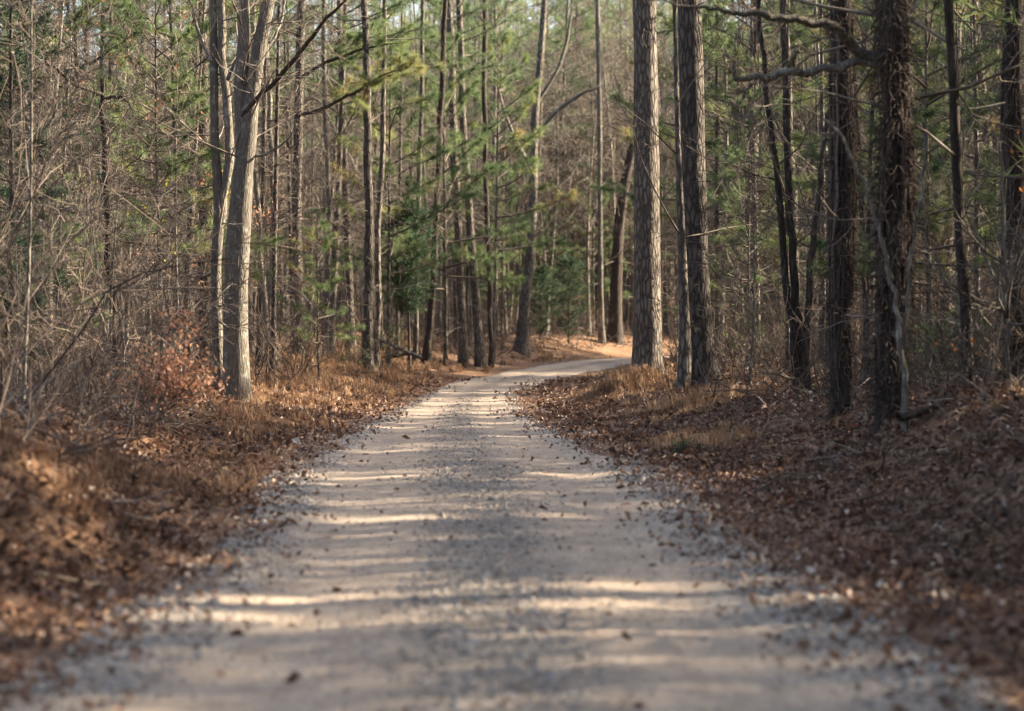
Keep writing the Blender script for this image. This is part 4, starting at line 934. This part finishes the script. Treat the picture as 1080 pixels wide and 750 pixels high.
while len(sp) < 370:                       # the wood goes on to the right of the view: it shades the track
    y = r2.uniform(-12, 120); x = r2.uniform(y * .212 + 1.5 if y > 0 else 4, 52)
    d, s = road_dist(x, y)
    if s[0] < 0 or d[0] < 4.5: continue
    if y > 56 and r2.uniform() < .68: continue
    k = int(r2.choice([0, 1, 2, 0, 1, 2, 0, 1, 2, 7, 8, 4, 6])); sc = r2.uniform(.85, 1.15)
    if in_the_way(x, y, (7 if k < 3 else 3) * sc, 20 * sc, 2.0 if k < 3 else 1.0): continue
    sp.append((x, y, k, sc))
for _ in range(300):                       # and on beyond the bend
    x = r2.uniform(13, 75); y = r2.uniform(116, 205); d, s = road_dist(x, y)
    if d[0] > 2.6 and (x > .212 * y - 9 or y > 150): sp.append((x, y, int(r2.choice([0, 1, 2, 0, 1, 2, 7, 4])), r2.uniform(.9, 1.2)))
n0 = len(sp)
while len(sp) < n0 + 60:
    y = r2.uniform(8, 62); x = y * .212 + r2.uniform(1.6, 9)
    d, s = road_dist(x, y); k = int(r2.choice([7, 8, 3, 4, 5])); sc = r2.uniform(.5, 1.0)
    if d[0] < 3.2 or in_the_way(x, y, (1.5 if k > 6 else 3) * sc, 9 * sc if k > 6 else 14 * sc, 1.6 if k > 6 else .7): continue
    sp.append((x, y, k, sc))
forest('right_woods', 'wood continuing on the right of the track', sp, 92, FULL)
sp = []
while len(sp) < 70:
    y = r2.uniform(-40, 110); x = -r2.uniform(y * .212 + 2 if y > 0 else 5, 50)
    d, s = road_dist(x, y)
    if d[0] < 5: continue
    sp.append((x, y, int(r2.choice([0, 1, 2, 3, 4, 5, 6])), r2.uniform(.85, 1.15)))
forest('left_woods', 'wood continuing on the left of the track', sp, 93)

# undergrowth: a mat of dead twigs and sticks nobody could count
def undergrowth():
    rng = np.random.default_rng(95); mb = MB()
    def sticks(n, z0, z1, px0, px1, dmin, hmax, emax=1.3):
        z = np.sqrt(rng.uniform(z0 ** 2, z1 ** 2, n)); x = (rng.uniform(px0, px1, n) - 540) / FPX * z; d, s = road_dist(x, z); k = d > dmin; x = x[k]; z = z[k]; g = ground(x, z)
        for i in range(len(x)):
            a = rng.uniform(0, 6.28); el = rng.uniform(-.1, emax); p, _ = walk(rng, (x[i], z[i], g[i] + rng.uniform(0, .1)), norm([math.cos(a) * math.cos(el), math.sin(a) * math.cos(el), math.sin(el)]), rng.uniform(.3, 1) * hmax, 4, .22, -.06)
            r = rng.uniform(.004, .011) * (1 + z[i] / 90); tube(mb, p, np.linspace(r, r * .5, 5), 3, 0, rng.uniform(0, 1))
    sticks(1100, 18, 48, -30, 190, 1.7, 1.1); sticks(900, 48, 100, -30, 420, 3.0, 1.2)
    sticks(1500, 23, 60, 740, 1110, 3.0, 1.1); sticks(800, 60, 110, 640, 1110, 4, 1.3); sticks(1500, 100, 140, 440, 690, 2.5, 1.6); sticks(900, 9, 32, -40, 1120, .4, .6, .25)
    o = link_obj('undergrowth', mb.mesh('undergrowth', [M_CANE])); o['kind'] = 'stuff'; o['label'] = 'tangle of dead stalks and sticks under the trees'
undergrowth()
print('forest', round(time.time() - T0, 1))

# ------------------------------------------------------------------ light, sky, camera
sd = Vector((math.cos(R(SUN_AZ)) * math.cos(R(SUN_EL)), math.sin(R(SUN_AZ)) * math.cos(R(SUN_EL)), math.sin(R(SUN_EL))))
sun = bpy.data.lights.new('sun', 'SUN'); sun.energy = 5.0; sun.angle = R(.5); sun.color = (1, .87, .72)
so = bpy.data.objects.new('sun', sun); COL.objects.link(so); so.rotation_euler = sd.to_track_quat('Z', 'Y').to_euler(); so.location = (30, 20, 40)
w = bpy.data.worlds.new('World'); scene.world = w; w.use_nodes = True; nt = w.node_tree; nt.nodes.clear()
sky = nt.nodes.new('ShaderNodeTexSky'); sky.sky_type = 'NISHITA'; sky.sun_disc = False; sky.sun_elevation = R(SUN_EL); sky.sun_rotation = R(90 - SUN_AZ); sky.air_density = .7; sky.dust_density = 4.0; sky.ozone_density = .6
bg = nt.nodes.new('ShaderNodeBackground'); bg.inputs[1].default_value = .105; out = nt.nodes.new('ShaderNodeOutputWorld')
nt.links.new(sky.outputs[0], bg.inputs[0]); nt.links.new(bg.outputs[0], out.inputs[0])

cam = bpy.data.cameras.new('camera'); co = bpy.data.objects.new('camera', cam); COL.objects.link(co); scene.camera = co
cam.sensor_width = 36; cam.lens = 36 * FPX / 1080; cam.clip_start = .1; cam.clip_end = 2000
co.location = (0, 0, CAM_H + gz(0, 0) * 0); co.rotation_euler = (R(90) - math.atan((375 - HOR) / FPX), 0, 0)
cam.dof.use_dof = True; cam.dof.focus_distance = 46; cam.dof.aperture_fstop = 1.7
scene.render.resolution_x = 1024; scene.render.resolution_y = 711
vs = scene.view_settings; scene.display_settings.display_device = 'sRGB'; vs.view_transform = 'Standard'; vs.look = 'None'; vs.gamma = 1; vs.use_curve_mapping = False; vs.exposure = 2.7; vs.use_white_balance = True; vs.white_balance_temperature = 6950; vs.white_balance_tint = 5
scene.render.engine = 'CYCLES'
cy = scene.cycles; cy.use_denoising = True; cy.max_bounces = 6; cy.diffuse_bounces = 4; cy.use_adaptive_sampling = True; cy.adaptive_threshold = .02; cy.transmission_bounces = 4; cy.caustics_reflective = False; cy.caustics_refractive = False
try: cy.denoiser = 'OPENIMAGEDENOISE'; cy.denoising_input_passes = 'RGB_ALBEDO_NORMAL'
except Exception: pass
print('done', round(time.time() - T0, 1))
